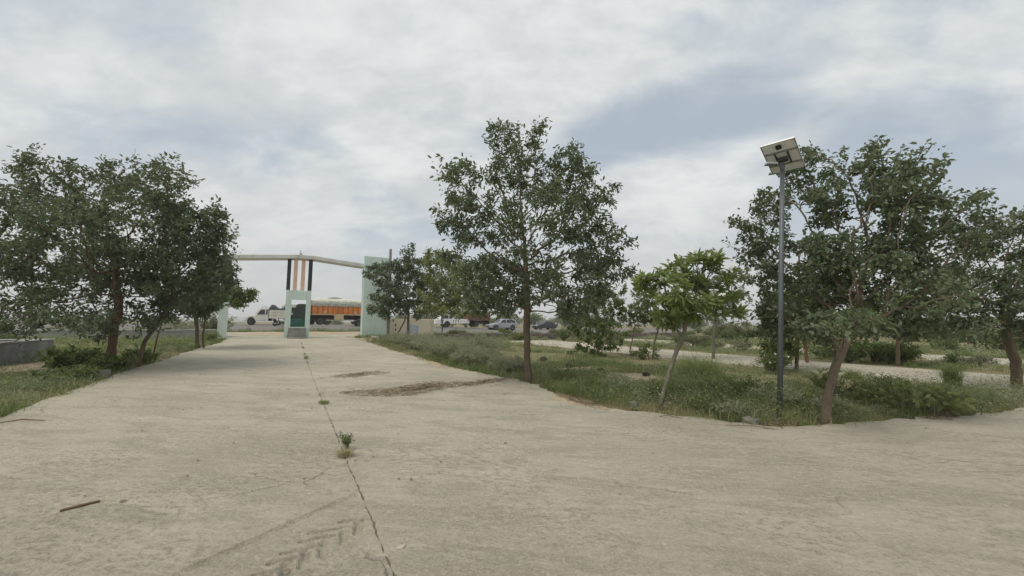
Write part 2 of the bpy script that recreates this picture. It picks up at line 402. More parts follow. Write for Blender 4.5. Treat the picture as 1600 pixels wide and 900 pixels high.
M['leaf_bright'] = leafmat('glossy bright leaf', [(0, (.13, .18, .055)), (.5, (.235, .31, .105)), (1, (.34, .42, .17))], .45, .42, .35)
M['leaf_far'] = leafmat('dusty far leaf', [(0, (.16, .17, .10)), (.5, (.24, .25, .155)), (1, (.34, .34, .22))], .8, .2, .1)
M['weed'] = leafmat('low weed leaf', [(0, (.15, .205, .085)), (.5, (.26, .32, .14)), (.8, (.36, .39, .195)), (1, (.42, .41, .25))], .65, .45, .15)
M['weed_grey'] = leafmat('grey green feathery weed', [(0, (.30, .315, .215)), (.5, (.43, .445, .32)), (1, (.55, .54, .41))], .75, .42, .1)
M['grass'] = leafmat('mixed grass', [(0, (.165, .23, .09)), (.4, (.27, .335, .14)), (.7, (.41, .42, .21)), (.88, (.53, .47, .30)), (1, (.62, .54, .37))], .7, .48, .12)

# ------------------------------------------------------------------ ground sheet
def axis(lo, hi, step, far):
    a = list(np.arange(lo, hi + 1e-6, step)); g = step; x = hi
    while x < far: g *= 1.35; x += g; a.append(x)
    g = step; x = lo
    while x > -far: g *= 1.35; x -= g; a.insert(0, x)
    return np.array(a)
def build_ground():
    S = axis(-6, 86, .6, 2400); T = axis(-50, 70, .6, 2400)
    ns, nt = len(S), len(T)
    s, t = np.meshgrid(S, T, indexing='ij')
    z = zg(s, t)
    rough = bump2(s, t) * (1 - ss(60, 100, np.hypot(s, t)))
    z = z + np.where(on_concrete(s, t, .7), -.06, rough) 
    z = np.where((s > 44.8) & (s < 73), zg(s, t) - .05, z)
    far = ss(110, 500, np.hypot(s, t)); z = z + far * (.8 + .8 * np.sin(t * .004 + s * .003))
    xy = s[..., None] * DV + t[..., None] * EV
    v = np.concatenate([xy, z[..., None]], -1).reshape(-1, 3)
    i = np.arange(ns * nt).reshape(ns, nt)
    f = np.stack([i[:-1, :-1], i[1:, :-1], i[1:, 1:], i[:-1, 1:]], -1).reshape(-1, 4)[:, ::-1]
    me = bpy.data.meshes.new('ground'); me.from_pydata(v.tolist(), [], f.tolist()); me.update()
    tag(link('ground', me, M['ground'], smooth=True), 'dry soil ground with patches of green', kind='structure')
build_ground()

rng = np.random.default_rng(4)
def sheet(name, outline, mat, dz=.0, thick=.12, step=.5, extra=None, dispf=None, parent=None, kind='structure', zfun=None):
    """closed outline in (s,t) filled with a triangulated skin that follows the ground, with a skirt"""
    out = []
    n = len(outline)
    for i in range(n):
        a = np.array(outline[i]); b = np.array(outline[(i + 1) % n]); k = max(1, int(np.linalg.norm(b - a) / step))
        for j in range(k): out.append(tuple(a + (b - a) * j / k))
    m = len(out); pts = [Vector(p) for p in out]
    o = np.array(out); lo = o.min(0); hi = o.max(0)
    gs, gt = np.meshgrid(np.arange(lo[0], hi[0], step), np.arange(lo[1], hi[1], step), indexing='ij')
    g = np.stack([gs.ravel(), gt.ravel()], 1) + rng.uniform(-.05, .05, (gs.size, 2)) * step
    if extra is not None: g = np.concatenate([g, extra])
    # keep interior points
    x, y = g[:, 0], g[:, 1]; ins = np.zeros(len(g), bool)
    for i in range(m):
        x0, y0 = o[i]; x1, y1 = o[(i + 1) % m]
        c = ((y0 > y) != (y1 > y)); ins ^= c & (x < (x1 - x0) * (y - y0) / ((y1 - y0) if y1 != y0 else 1e-9) + x0)
    g = g[ins]
    pts += [Vector(p) for p in g]
    vs, es, fs, *_ = delaunay_2d_cdt(pts, [(i, (i + 1) % m) for i in range(m)], [], 1, 1e-6)
    P = np.array([(p[0], p[1]) for p in vs])
    z = zg(P[:, 0], P[:, 1]) + dz
    if zfun is not None: z = z + zfun(P[:, 0], P[:, 1])
    if dispf is not None: z = z + dispf(P[:, 0], P[:, 1])
    xy = P[:, :1] * DV + P[:, 1:] * EV
    V = np.concatenate([xy, z[:, None]], 1)
    F = [tuple(f) for f in fs]
    # orient upwards
    F2 = []
    for f in F:
        a, b, c = V[f[0]], V[f[1]], V[f[2]]
        F2.append(f if np.cross(b - a, c - a)[2] > 0 else f[::-1])
    # skirt from boundary edges
    cnt = {}
    for f in F2:
        for i in range(3):
            e = (f[i], f[(i + 1) % 3]); cnt[e] = 1
    bnd = [e for e in cnt if (e[1], e[0]) not in cnt]
    V = V.tolist(); low = {}
    for e in bnd:
        for i in e:
            if i not in low: low[i] = len(V); V.append([V[i][0], V[i][1], V[i][2] - thick])
    F2 += [(e[1], e[0], low[e[0]], low[e[1]]) for e in bnd]
    me = bpy.data.meshes.new(name); me.from_pydata(V, [], F2); me.update()
    ob = link(name, me, mat, parent)
    if kind and parent is None: tag(ob, kind=kind)
    return ob
def wob(pts, amp, step=.35, seed=0):
    """ragged version of an open line"""
    r = np.random.default_rng(seed); out = []
    for a, b in zip(pts[:-1], pts[1:]):
        a = np.array(a); b = np.array(b); L = np.linalg.norm(b - a); k = max(1, int(L / step)); nrm = np.array([-(b - a)[1], (b - a)[0]]) / L
        for j in range(k): out.append(tuple(a + (b - a) * j / k + nrm * r.normal(0, amp)))
    out.append(tuple(pts[-1])); return out

# ------------------------------------------------------------------ concrete entrance road: two slabs with an open joint
LUG = [[(3.51, .207), (3.476, .5)], [(3.407, .145), (3.4, .364)], [(3.297, .028), (3.29, .231)], [(3.212, -.034), (3.208, .111)], [(3.585, .439), (3.557, .60)],
       [(3.51, .56), (3.346, .525)], [(3.396, .447), (3.27, .426)], [(3.321, .304), (3.168, .281)], [(3.236, .179), (3.07, .162)],
       [(3.12, -.12), (3.11, .03)], [(3.15, .06), (3.0, .045)], [(3.03, -.22), (3.02, -.07)], [(3.06, -.05), (2.92, -.06)]]
def segd(s, t, a, b):
    a = np.array(a); b = np.array(b); d = b - a; k = np.clip(((s - a[0]) * d[0] + (t - a[1]) * d[1]) / (d @ d), 0, 1)
    return np.hypot(s - a[0] - d[0] * k, t - a[1] - d[1] * k)
def marks(s, t):
    z = np.zeros_like(s)
    near = (s > 2) & (s < 6)
    if not near.any(): return z
    ang = .012 * np.sin(s * 37 + t * 11) + .012 * np.sin(t * 41)
    for i, (a, b) in enumerate(LUG):
        w = .020 if i in (0, 1, 2, 3, 4, 9, 11) else .034
        dd = segd(s, t, a, b) + ang * .4
        z -= .024 * (1 - ss(w * .55, w * 1.15, dd)); z += .006 * np.exp(-((dd - w * 1.6) / .014) ** 2)
    for off in (0.0, .045):
        dd = segd(s, t, (2.6 + off, -1.73), (4.07 + off, .62)) + ang * .15
        z -= .016 * (1 - ss(.006, .019, dd))
    dd = segd(s, t, (2.62, -1.73), (4.09, .62)); z += .004 * np.exp(-((dd - .045) / .02) ** 2)
    for a, b in [((4.36, -.99), (4.436, -.874)), ((4.436, -.874), (4.60, -.85)), ((4.33, -1.25), (4.36, -.99))]:
        z -= .008 * (1 - ss(.004, .014, segd(s, t, a, b) + ang * .5))
    return z
def waves(s, t): return .012 * np.sin(s * .9 + t * .4) * np.sin(t * 1.1 - .3) + .008 * np.sin(s * 2.3 - t * 1.7)
jl = wob([(-14, JOINT_T - .006), (43, JOINT_T - .006)], .006, .06, 1)
jr = wob([(-14, JOINT_T + .006), (43, JOINT_T + .006)], .006, .06, 2)
ledge = wob(list(zip(*LE)), .05, .3, 3)
redge = wob([(s, t) for s, t in zip(*RE) if s >= 9.5][::-1], .06, .3, 5)
fine = np.stack(np.meshgrid(np.arange(2.62, 4.25, .0125), np.arange(-1.75, .66, .0125), indexing='ij'), -1).reshape(-1, 2)
dl = np.minimum(segd(fine[:, 0], fine[:, 1], (2.6, -1.73), (4.08, .62)), 9)
keep = dl < .075
for a, b in LUG: keep |= segd(fine[:, 0], fine[:, 1], a, b) < .07
fine2 = np.stack(np.meshgrid(np.arange(4.2, 4.7, .015), np.arange(-1.3, -.78, .015), indexing='ij'), -1).reshape(-1, 2)
fine = np.concatenate([fine[keep], fine2])
road = tag(empty('road'), 'wide pale concrete entrance road split by a weedy joint', kind='structure')
zw = lambda s, t: waves(s, t)
sheet('concrete_slab', ledge + jl[::-1], M['concrete'], .05, .14, .5, fine, marks, road, zfun=zw)
corner = wob(CORNER, .06, .2, 6)
right = jr + redge + corner[1:] + [(1.8, 16.2), (1.8, 60), (-14, 60), (-14, JOINT_T + .1)]
sheet('concrete_slab', right, M['concrete'], .05, .14, .55, None, marks, road, zfun=zw)
sheet('joint_soil', [(-10, JOINT_T - .06), (43, JOINT_T - .06), (43, JOINT_T + .06), (-10, JOINT_T + .06)], M['joint'], .040, .05, .3, None, None, road, zfun=zw)
# parallel lanes of the layout
for nm, t0, t1, sd in (('side_lane', 16.2, 21.2, 11), ('side_lane', 27.3, 32.3, 12)):
    a = wob([(1.8, t0), (31, t0)], .06, .5, sd); b = wob([(31, t1), (1.8, t1)], .06, .5, sd + 5)
    o = sheet(nm, a + b, M['concrete'], .045, .12, .8)
    tag(o, 'pale concrete side lane through the plots' if t0 < 20 else 'farther pale concrete side lane', kind='structure')
# highway on its low bank
def hw(name, s0, s1, mat, dz): 
    o = sheet(name, [(s0, -260), (s1, -260), (s1, 300), (s0, 300)], mat, dz, .1, 3.0); return o
hw('highway', 45.5, 71.5, M['asphalt'], .02)
# dusty verge before the highway and sand drifts on the road edges
def patch(name, c, rs, rt, seed, mat, dz, label, rot=0, kind='structure'):
    r = np.random.default_rng(seed); k = 34; ph = r.uniform(0, 6.28, 5); pts = []
    for i in range(k):
        a = 2 * math.pi * i / k; q = 1 + .16 * math.sin(2 * a + ph[0]) + .12 * math.sin(3 * a + ph[1]) + .1 * math.sin(5 * a + ph[2]) + .07 * math.sin(9 * a + ph[3])
        x, y = rs * q * math.cos(a), rt * q * math.sin(a)
        pts.append((c[0] + x * math.cos(rot) - y * math.sin(rot), c[1] + x * math.sin(rot) + y * math.cos(rot)))
    o = sheet(name, pts, mat, dz, .05, .25, zfun=zw if on_concrete(c[0], c[1]) else None); tag(o, label, kind=kind); return o
patch('sand_patch', (6.75, 5.25), .75, .2, 1, M['sand'], .057, 'strip of orange sand at the concrete edge below the tall tree', -.05)
patch('sand_patch', (33, 4.7), 4.0, .75, 2, M['sand'], .058, 'sandy dirt at the foot of the right gate tower')
patch('sand_patch', (15.5, 5.0), 1.6, .22, 3, M['sand'], .057, 'sand washed over the right road edge')
patch('sand_patch', (40.5, 2.5), 2.2, 6.5, 4, M['sand'], .062, 'dusty verge between the gate and the highway')
patch('sand_patch', (9.3, 9.3), 1.2, .8, 6, M['sand'], .06, 'bare sandy spot in the grass right of the tall tree')
patch('sand_patch', (11.3, 9.0), .8, 1.6, 7, M['sand'], .07, 'bare sandy band in the grass behind the leaning bright tree')
patch('sand_patch', (6.8, 11.6), .5, .9, 8, M['sand'], .06, 'bare sandy spot behind the lamp post')
patch('sand_patch', (18.8, -7.3), 2.2, .8, 9, M['sand'], .09, 'bare earth beside the grey plinth wall', .2)

# ------------------------------------------------------------------ entrance gate (local x = t, y = s from the gate line)
GS = 33.8
gz = .42
gate = empty('entrance_gate', W(GS, 0, gz), ROADROT)
tag(gate, 'mint green entrance gate with guard booth, striped columns and long roof beam', 'gate')
booth = MB()
b0, b1, D0, D1, ztop, fl = -.36, 1.30, 0.0, 1.5, 3.62, .88
door0, door1, dtop = .02, .98, 2.92
booth.box(b0, door0, D0, D0 + .16, 0, ztop)           # front wall left of the door
booth.box(door1, b1, D0, D0 + .16, 0, ztop)
booth.box(door0, door1, D0 + .002, D0 + .158, dtop, ztop - .002)
booth.box(door0, door1, D0 + .004, D1 - .16, 0, fl)   # raised floor
booth.box(b0 + .002, b0 + .16, D0 + .16, D1, 0, ztop - .003)
booth.box(b1 - .16, b1 - .002, D0 + .16, D1, 0, ztop - .003)
booth.box(b0 + .16, b1 - .16, D0 + .16, D1 - .003, ztop - .18, ztop - .004)
booth.build('booth', M['teal'], gate, bevel=.015, seg=1)
MB().box(b0 + .162, b1 - .162, D1 - .15, D1 - .01, fl - .01, fl + .62).build('parapet', M['teal_dark'], gate)
for i in range(4):
    MB().box(door0 - .18 + .02 * i, door1 + .12 - .02 * i, -.30 * (4 - i) + .02, -.002 if i == 3 else -.3 * (3 - i) + .02, -.06, fl / 4 * (i + 1) - .05).build('step', M['step'], gate, bevel=.02, seg=2)
for nm, x0, x1, mt in (('column', -.38, -.13, 'black_col'), ('column', .05, .31, 'orange_col'), ('column', .56, .82, 'orange_col'), ('column', 1.04, 1.31, 'black_col')):
    o = MB().box(x0, x1, .15, .45, ztop, 6.06).build(nm, M[mt], gate, bevel=.02, seg=1)
    o['label'] = 'charcoal painted column' if mt == 'black_col' else 'peach painted column'
bm_ = MB()
prof = [(-4.3, 5.62), (.3, 6.02), (1.3, 6.03), (5.02, 5.70)]
top = [(x, z + .30) for x, z in prof]
bm_.slab(prof + top[::-1], .0, 1.05)
bm_.build('roof_beam', M['beam'], gate, bevel=.02, seg=1)
MB().slab([(x, z + .02) for x, z in prof] + [(x, z + .06) for x, z in prof][::-1], -.03, -.002).build('drip_edge', M['coping'], gate)
MB().box(5.0, 7.02, -.25, .55, -.1, 6.62).build('tower', M['teal'], gate, bevel=.02, seg=1)
MB().box(-4.33, -3.88, -.1, .8, -.1, 5.95).build('post', M['teal'], gate, bevel=.02, seg=1)
fx = MB(); fx.tube([(.45, .4, 6.3), (.45, .4, 6.75)], .025, 6); fx.box(.38, .56, .34, .46, 6.3, 6.5); fx.build('antenna_stub', M['frame_metal'], gate)  # small antenna standing on the roof beam, gives no light

# cream wall with a faded painting beside the tower
cw = empty('cream_wall', W(GS, 7.03, .2), ROADROT); tag(cw, 'cream plastered wall with faded blue painting beside the gate tower', 'wall')
wl_ = MB(); wl_.box(.0, 3.95, .0, .28, -.15, 1.80); wl_.build('plaster', M['cream'], cw, bevel=.03)
MB().slab([(1.55, .55), (2.55, .5), (2.62, 1.2), (2.1, 1.33), (1.6, 1.28)], -.006, -.001).build('painting', M['wall_paint'], cw)
for k in range(3): MB().box(.62, .72, -.008, .05, .45 + .38 * k, .62 + .38 * k).build('vent_slot', M['chassis'], cw)
# low boundary walls
def low_wall(label, t0, t1, z0, z1, mat, s=GS, cop=True, seed=0):
    w = empty('boundary_wall', W(s, t0, 0), ROADROT); tag(w, label, 'wall')
    n = max(2, int(abs(t1 - t0) / .7)); r = np.random.default_rng(seed); m = MB()
    xs = np.linspace(0, t1 - t0, n + 1); zt = [z1 + r.normal(0, .012 if cop else .05) for _ in xs]; yo = [r.normal(0, .01 if cop else .03) for _ in xs]
    for i in range(n):
        m.add([(xs[i], yo[i], z0), (xs[i + 1], yo[i + 1], z0), (xs[i + 1], .4, z0), (xs[i], .4, z0), (xs[i], yo[i], zt[i]), (xs[i + 1], yo[i + 1], zt[i + 1]), (xs[i + 1], .4, zt[i + 1]), (xs[i], .4, zt[i])],
              [(4, 5, 6, 7), (0, 1, 5, 4), (2, 3, 7, 6)])
    m.build('masonry', mat, w)
    if cop: 
        c = MB()
        for i in range(n): c.add([(xs[i], yo[i] - .04, zt[i] + .003), (xs[i + 1], yo[i + 1] - .04, zt[i + 1] + .003), (xs[i + 1], .44, zt[i + 1] + .003), (xs[i], .44, zt[i] + .003), (xs[i], yo[i] - .04, zt[i] + .07), (xs[i + 1], yo[i + 1] - .04, zt[i + 1] + .07), (xs[i + 1], .44, zt[i + 1] + .07), (xs[i], .44, zt[i] + .07)], [(4, 5, 6, 7), (0, 1, 5, 4), (2, 3, 7, 6), (0, 3, 2, 1)])
        c.build('coping', M['coping'], w)
    else:
        # rubble stones standing proud of the face
        st = MB()
        for _ in range(int(abs(t1 - t0) * 11)):
            x = r.uniform(0, t1 - t0); z = r.uniform(z0 + .1, z1 - .06); a, b = r.uniform(.09, .2), r.uniform(.06, .12)
            st.box(x - a, x + a, -.07, .05, z - b, z + b, .85)
        so = st.build('rubble', M['rubble'], w, bevel=.02, seg=1); so['kind'] = 'stuff'
    return w
low_wall('rough rubble stone boundary wall right of the cream wall', 11.0, 46, -.1, .72, M['rubble'], cop=False, seed=1)
low_wall('long low grey boundary wall with pale coping left of the gate', -60, -4.4, .1, 1.06, M['plinth'], cop=True, seed=2)
# raised cement tank at the left
pl = empty('cement_tank', W(22.6, -8.1, .05), ROADROT); tag(pl, 'long grey cement tank with pale rim at the left edge', 'tank')
LX, LY, hh = 6.5, 9.0, .84
a = MB(); a.box(-LX, 0, .0, -.25, 0, hh); a.box(-.25, .0, -.25, -LY, .0, hh - .002); a.box(-LX, -.25, -LY, -LY + .25, .0, hh - .001); a.box(-LX, -LX + .25, -.25, -LY + .25, 0, hh - .003)
a.build('wall', M['plinth'], pl, bevel=.02)
c = MB(); c.box(-.28, .03, -LY - .03, .03, hh + .002, hh + .05); c.box(-LX, -.283, -.28, .03, hh + .003, hh + .048); c.build('rim', M['coping'], pl, bevel=.015)
fl_ = MB(); fl_.box(-LX + .25, -.25, -LY + .25, -.25, .2, hh - .12); fl_.build('fill', M['stone'], pl)

# precast pole at the gate
pp = MB(); pp.box(-.11, .11, -.10, .10, -.1, 6.55, .75); o = pp.build('utility_pole', M['pole_cement'], None, bevel=.02, loc=W(28.9, 6.05)); o.rotation_euler = (0, 0, ROADROT)
tag(o, 'plain square cement pole standing before the gate tower', 'pole')

# ------------------------------------------------------------------ solar street lamp
lp = W(4.07, 7.77)
sl = empty('solar_street_lamp', lp); tag(sl, 'grey solar street lamp on a tall steel post beside the leaning tree', 'street lamp')
topv = Vector((.295, -.02, 4.72))
MB().tube([(0, 0, -.1), topv * .5, topv], [.046, .042, .038], 14).build('post', M['pole_steel'], sl, smooth=True)
fp = MB(); fp.box(-.15, .15, -.15, .15, .03, .055)
fp.build('base_plate', M['dark_metal'], sl, bevel=.005)
MB().box(-.22, .22, -.22, .22, -.1, .03, .9).build('footing', M['step'], sl, bevel=.02)
for bx, by in ((-.11, -.11), (.11, -.11), (.11, .11), (-.11, .11)): MB().tube([(bx, by, .05), (bx, by, .085)], .012, 6).build('bolt', M['frame_metal'], sl)
wv_ = Vector((math.cos(-.83), math.sin(-.83), 0)); tau = .42
dn = Vector((-math.sin(-.83), math.cos(-.83), 0)) * math.cos(tau) - Vector((0, 0, math.sin(tau)))
nn = wv_.cross(dn); nn = nn if nn.z > 0 else -nn
pc = Vector((.323, 0, 4.857))
def pbox(mb, a0, a1, b0, b1, c0, c1):
    vs = [pc + wv_ * a + dn * b + nn * c for c in (c0, c1) for a, b in ((a0, b0), (a1, b0), (a1, b1), (a0, b1))]
    return mb.add(vs, [(3, 2, 1, 0), (4, 5, 6, 7), (0, 1, 5, 4), (1, 2, 6, 5), (2, 3, 7, 6), (3, 0, 4, 7)])
hw_, hl = .262, .40
pan = pbox(MB(), -hw_, hw_, -hl, hl, .0, .012).build('back_sheet', M['panel_back'], sl)
pbox(MB(), -hw_ + .01, hw_ - .01, -hl + .01, hl - .01, .014, .022).build('solar_panel', M['solar_cell'], sl)
for q in ((-hw_ - .012, -hw_, -hl - .012, hl + .012), (hw_, hw_ + .012, -hl - .012, hl + .012), (-hw_, hw_, -hl - .012, -hl), (-hw_, hw_, hl, hl + .012)):
    pbox(MB(), *q, -.014, .022).build('frame', M['frame_metal'], sl)
for b in (-.17, .17): pbox(MB(), -hw_, hw_, b, b + .022, -.03, -.002).build('rail', M['frame_metal'], sl)
for a in (-.11, .09): pbox(MB(), a, a + .022, -.148, .17, -.032, -.004).build('strut', M['dark_metal'], sl)
pbox(MB(), -.08, .08, -.03, .05, -.10, -.035).build('bracket', M['dark_metal'], sl, bevel=.01)
pbox(MB(), -.045, .045, -.34, -.25, -.05, -.003).build('junction_box', M['chassis'], sl, bevel=.015)
MB().tube([topv + Vector((0, 0, -.16)), topv + Vector((-.12, -.10, -.10)), topv + Vector((-.22, -.12, -.08))], [.018, .018, .018], 8).build('lamp_arm', M['pole_steel'], sl)
lb = MB(); lc = topv + Vector((-.30, -.14, -.07)); lb.box(lc.x - .12, lc.x + .1, lc.y - .06, lc.y + .06, lc.z - .025, lc.z + .025, .8); lb.build('lamp_head', M['frame_metal'], sl, bevel=.01)

# ------------------------------------------------------------------ trees
def grow(trunk, lobes, natt, step, seed, maxit=110, kill=1.25, up=.12, shoots=0):
    r = np.random.default_rng(seed)
    L = np.array(lobes); vol = (L[:, 3] * L[:, 4] * L[:, 5]) ** .75
    idx = r.choice(len(L), natt, p=vol / vol.sum())
    q = unit(r.normal(size=(natt, 3))) * r.uniform(0, 1, (natt, 1)) ** .42
    att = L[idx, :3] + q * L[idx, 3:]
    # loose shoots that break the outline
    zc = (L[:, 2] * vol).sum() / vol.sum(); ex = []; cc = (L[:, :3] * vol[:, None]).sum(0) / vol.sum()
    for _ in range(shoots):
        k = int(r.choice(len(L), p=vol ** .5 / (vol ** .5).sum())); dv = unit(L[k, :3] - cc + np.array([0, 0, .35 * L[:, 2].std()]) + r.normal(0, .5, 3) * L[k, 3:].mean())
        b0 = L[k, :3] + dv * L[k, 3:] * .8; ln = L[k, 3:].mean() * r.uniform(.25, .8)
        for f in np.linspace(.1, 1, 5): ex.append(b0 + unit(dv + np.array([0, 0, .5])) * ln * f + r.normal(0, .04, 3))
    if ex: att = np.concatenate([att, np.array(ex)]); natt = len(att)
    pts = [np.zeros(3)]; par = [-1]
    tp = [np.zeros(3)] + [np.array(p, float) for p in trunk]
    for a, b in zip(tp[:-1], tp[1:]):
        k = max(1, int(round(np.linalg.norm(b - a) / (step * .8))))
        for j in range(1, k + 1): pts.append(a + (b - a) * j / k + r.normal(0, .012, 3) * step * 3); par.append(len(pts) - 2)
    n0 = len(tp[:2]); first = max(1, int(len(pts) * .55))
    N = np.array(pts)
    d = np.linalg.norm(att[:, None] - N[None, first:], axis=2); bi = d.argmin(1) + first; bd = d.min(1)
    alive = np.ones(natt, bool)
    for it in range(maxit):
        if not alive.any(): break
        ai = np.where(alive)[0]; nodes = np.unique(bi[ai]); new = []
        vec = unit(att[ai] - N[bi[ai]])
        acc = np.zeros((len(N), 3)); np.add.at(acc, bi[ai], vec)
        dirs = unit(unit(acc[nodes]) + r.normal(0, .22, (len(nodes), 3)) + np.array([0, 0, up]))
        newp = N[nodes] + dirs * step
        base = len(N); N = np.concatenate([N, newp]); par += list(nodes)
        d = np.linalg.norm(att[ai][:, None] - newp[None], axis=2); k = d.argmin(1); m = d.min(1)
        upd = m < bd[ai]; bi[ai[upd]] = base + k[upd]; bd[ai[upd]] = m[upd]
        alive[bd < step * kill] = False
        if len(N) > 9000: break
    par = np.array(par); n = len(N)
    depth = np.zeros(n, int)
    ch = [[] for _ in range(n)]
    for i in range(n - 1, 0, -1):
        p = par[i]; ch[p].append(i); depth[p] = max(depth[p], depth[i] + 1)
    return N, par, ch, depth
def tree_radii(N, par, ch, r0, tip, expo=2.35):
    n = len(N); rad = np.zeros(n)
    for i in range(n - 1, -1, -1):
        rad[i] = tip if not ch[i] else (sum(rad[c] ** expo for c in ch[i])) ** (1 / expo)
    k = r0 / rad[0]
    # keep tips thin: rescale in log space
    if rad[0] > tip: rad = tip * (rad / tip) ** (math.log(r0 / tip) / math.log(rad[0] / tip))
    return rad
def wood_mesh(mb, N, par, ch, rad, minr=0.0, sides=9):
    stack = [0]; n = len(N)
    started = [(None, 0)]
    while started:
        p, i = started.pop()
        chain = [] if p is None else [p]
        rr = [] if p is None else [min(rad[p], rad[i] * 1.15)]
        while True:
            chain.append(i); rr.append(rad[i])
            if not ch[i]: break
            cs = sorted(ch[i], key=lambda c: -rad[c])
            for c in cs[1:]:
                if rad[c] >= minr: started.append((i, c))
            i = cs[0]
            if rad[i] < minr: break
        if len(chain) >= 2:
            sd = sides if rr[0] > .03 else (5 if rr[0] > .012 else 3)
            v0 = len(mb.v); mb.tube([N[c] for c in chain], rr, sd, cap=sd > 5)
            if sd > 5:
                for q, c in enumerate(chain):
                    for j in range(sd):
                        k = v0 + q * sd + j; f = 1 + .10 * math.sin(j * 2.1 + q * 1.3) + .07 * math.sin(q * 2.7 + j * 4.1); mb.v[k] = tuple(np.array(N[c]) + (np.array(mb.v[k]) - np.array(N[c])) * f)
def crown_leaves(N, par, depth, nleaf, size, seed, maxd=3, aspect=.48, spread=.9, jit=.05):
    r = np.random.default_rng(seed + 77)
    tips = np.where((depth <= maxd) & (par >= 0))[0]
    tips = tips[tips > 3]
    q3 = N[tips]; cl = np.sin(q3[:, 0] * 4.1 + seed) * np.sin(q3[:, 1] * 3.7 + 1.3 * seed) + np.sin(q3[:, 2] * 4.6 + q3[:, 0] * 1.7 + seed * .7) * np.sin(q3[:, 1] * 2.3 - q3[:, 2] * 2.9)
    w = np.clip(.7 + .5 * cl, .12, 1.5) / (1 + depth[tips]); i = r.choice(tips, nleaf, p=w / w.sum())
    seg = N[i] - N[par[i]]; t = r.uniform(0, 1.05, (nleaf, 1))
    P = N[par[i]] + seg * t + r.normal(0, jit, (nleaf, 3)) * np.array([1, 1, .8])
    ax = unit(seg); rd = unit(r.normal(size=(nleaf, 3))); rd = unit(rd - ax * (rd * ax).sum(1, keepdims=True))
    A = unit(ax * r.uniform(.2, 1, (nleaf, 1)) + rd * spread + np.array([0, 0, -.12]))
    Nn = unit(np.array([0, 0, 1.0]) + r.normal(0, .55, (nleaf, 3)))
    L = size * r.uniform(.45, 1.3, nleaf); Wd = L * aspect * r.uniform(.8, 1.15, nleaf)
    tint = np.clip(r.normal(.42, .2, nleaf) + .16 * np.sin(P[:, 0] * 2.1 + seed) * np.sin(P[:, 1] * 1.9) , 0, 1)
    return P, A, Nn, L, Wd, tint
def make_tree(name, label, cat, s, t, trunk, lobes, natt, step, nleaf, leaf, r0, mat_leaf, mat_bark, seed, group=None, tip=.006, maxd=3, aspect=.48, big_leaves=0, minr=0., spread=.9, jit=.05, zoff=0., shoots=14):
    root = empty(name, W(s, t, None, zoff)); tag(root, label, cat, group)
    N, par, ch, depth = grow(trunk, lobes, natt, step, seed, shoots=shoots)
    rad = tree_radii(N, par, ch, r0, tip)
    k = np.exp(-np.linalg.norm(N, axis=1) / .25) * (np.arange(len(N)) < 8); rad = rad * (1 + .22 * k)
    N2 = N.copy(); N2[0, 2] -= .12
    mb = MB(); wood_mesh(mb, N2, par, ch, rad, minr); mb.build('trunk', M[mat_bark], root, smooth=True)
    P, A, Nn, L, Wd, tint = crown_leaves(N, par, depth, nleaf, leaf, seed, maxd, aspect, spread, jit)
    if big_leaves:
        # the leaves that show largest: nearest to the viewer and longest
        base = np.array(root.location); dist = np.linalg.norm(P + base - np.array([0, 0, 1.65]), axis=1)
        order = np.argsort(-(L / dist)); near = order[:big_leaves]; far = order[big_leaves:]
        protos = []
        rr = np.random.default_rng(seed)
        for q in range(4):
            me = leaf_mesh('leaf', np.zeros((1, 3)), np.array([[1., 0, 0]]), np.array([[0, 0, 1.]]), [1.0], [aspect * rr.uniform(.9, 1.1)], [.3 + .12 * q])
            me.materials.append(M[mat_leaf]); protos.append(me)
        for q in near:
            a = Vector(A[q]).normalized(); sv = a.cross(Vector(Nn[q])).normalized(); nv = sv.cross(a)
            o = bpy.data.objects.new('leaf', protos[int(rr.integers(4))]); col.objects.link(o); o.parent = root
            m = Matrix((a, -sv, nv)).transposed().to_4x4(); m.translation = Vector(P[q])
            o.matrix_local = m @ Matrix.Scale(float(L[q]), 4)
        P, A, Nn, L, Wd, tint = P[far], A[far], Nn[far], L[far], Wd[far], tint[far]
    me = leaf_mesh('crown', P, A, Nn, L, Wd, tint)
    c = link('crown', me, M[mat_leaf], root); c['kind'] = 'stuff'
    return root, N, depth
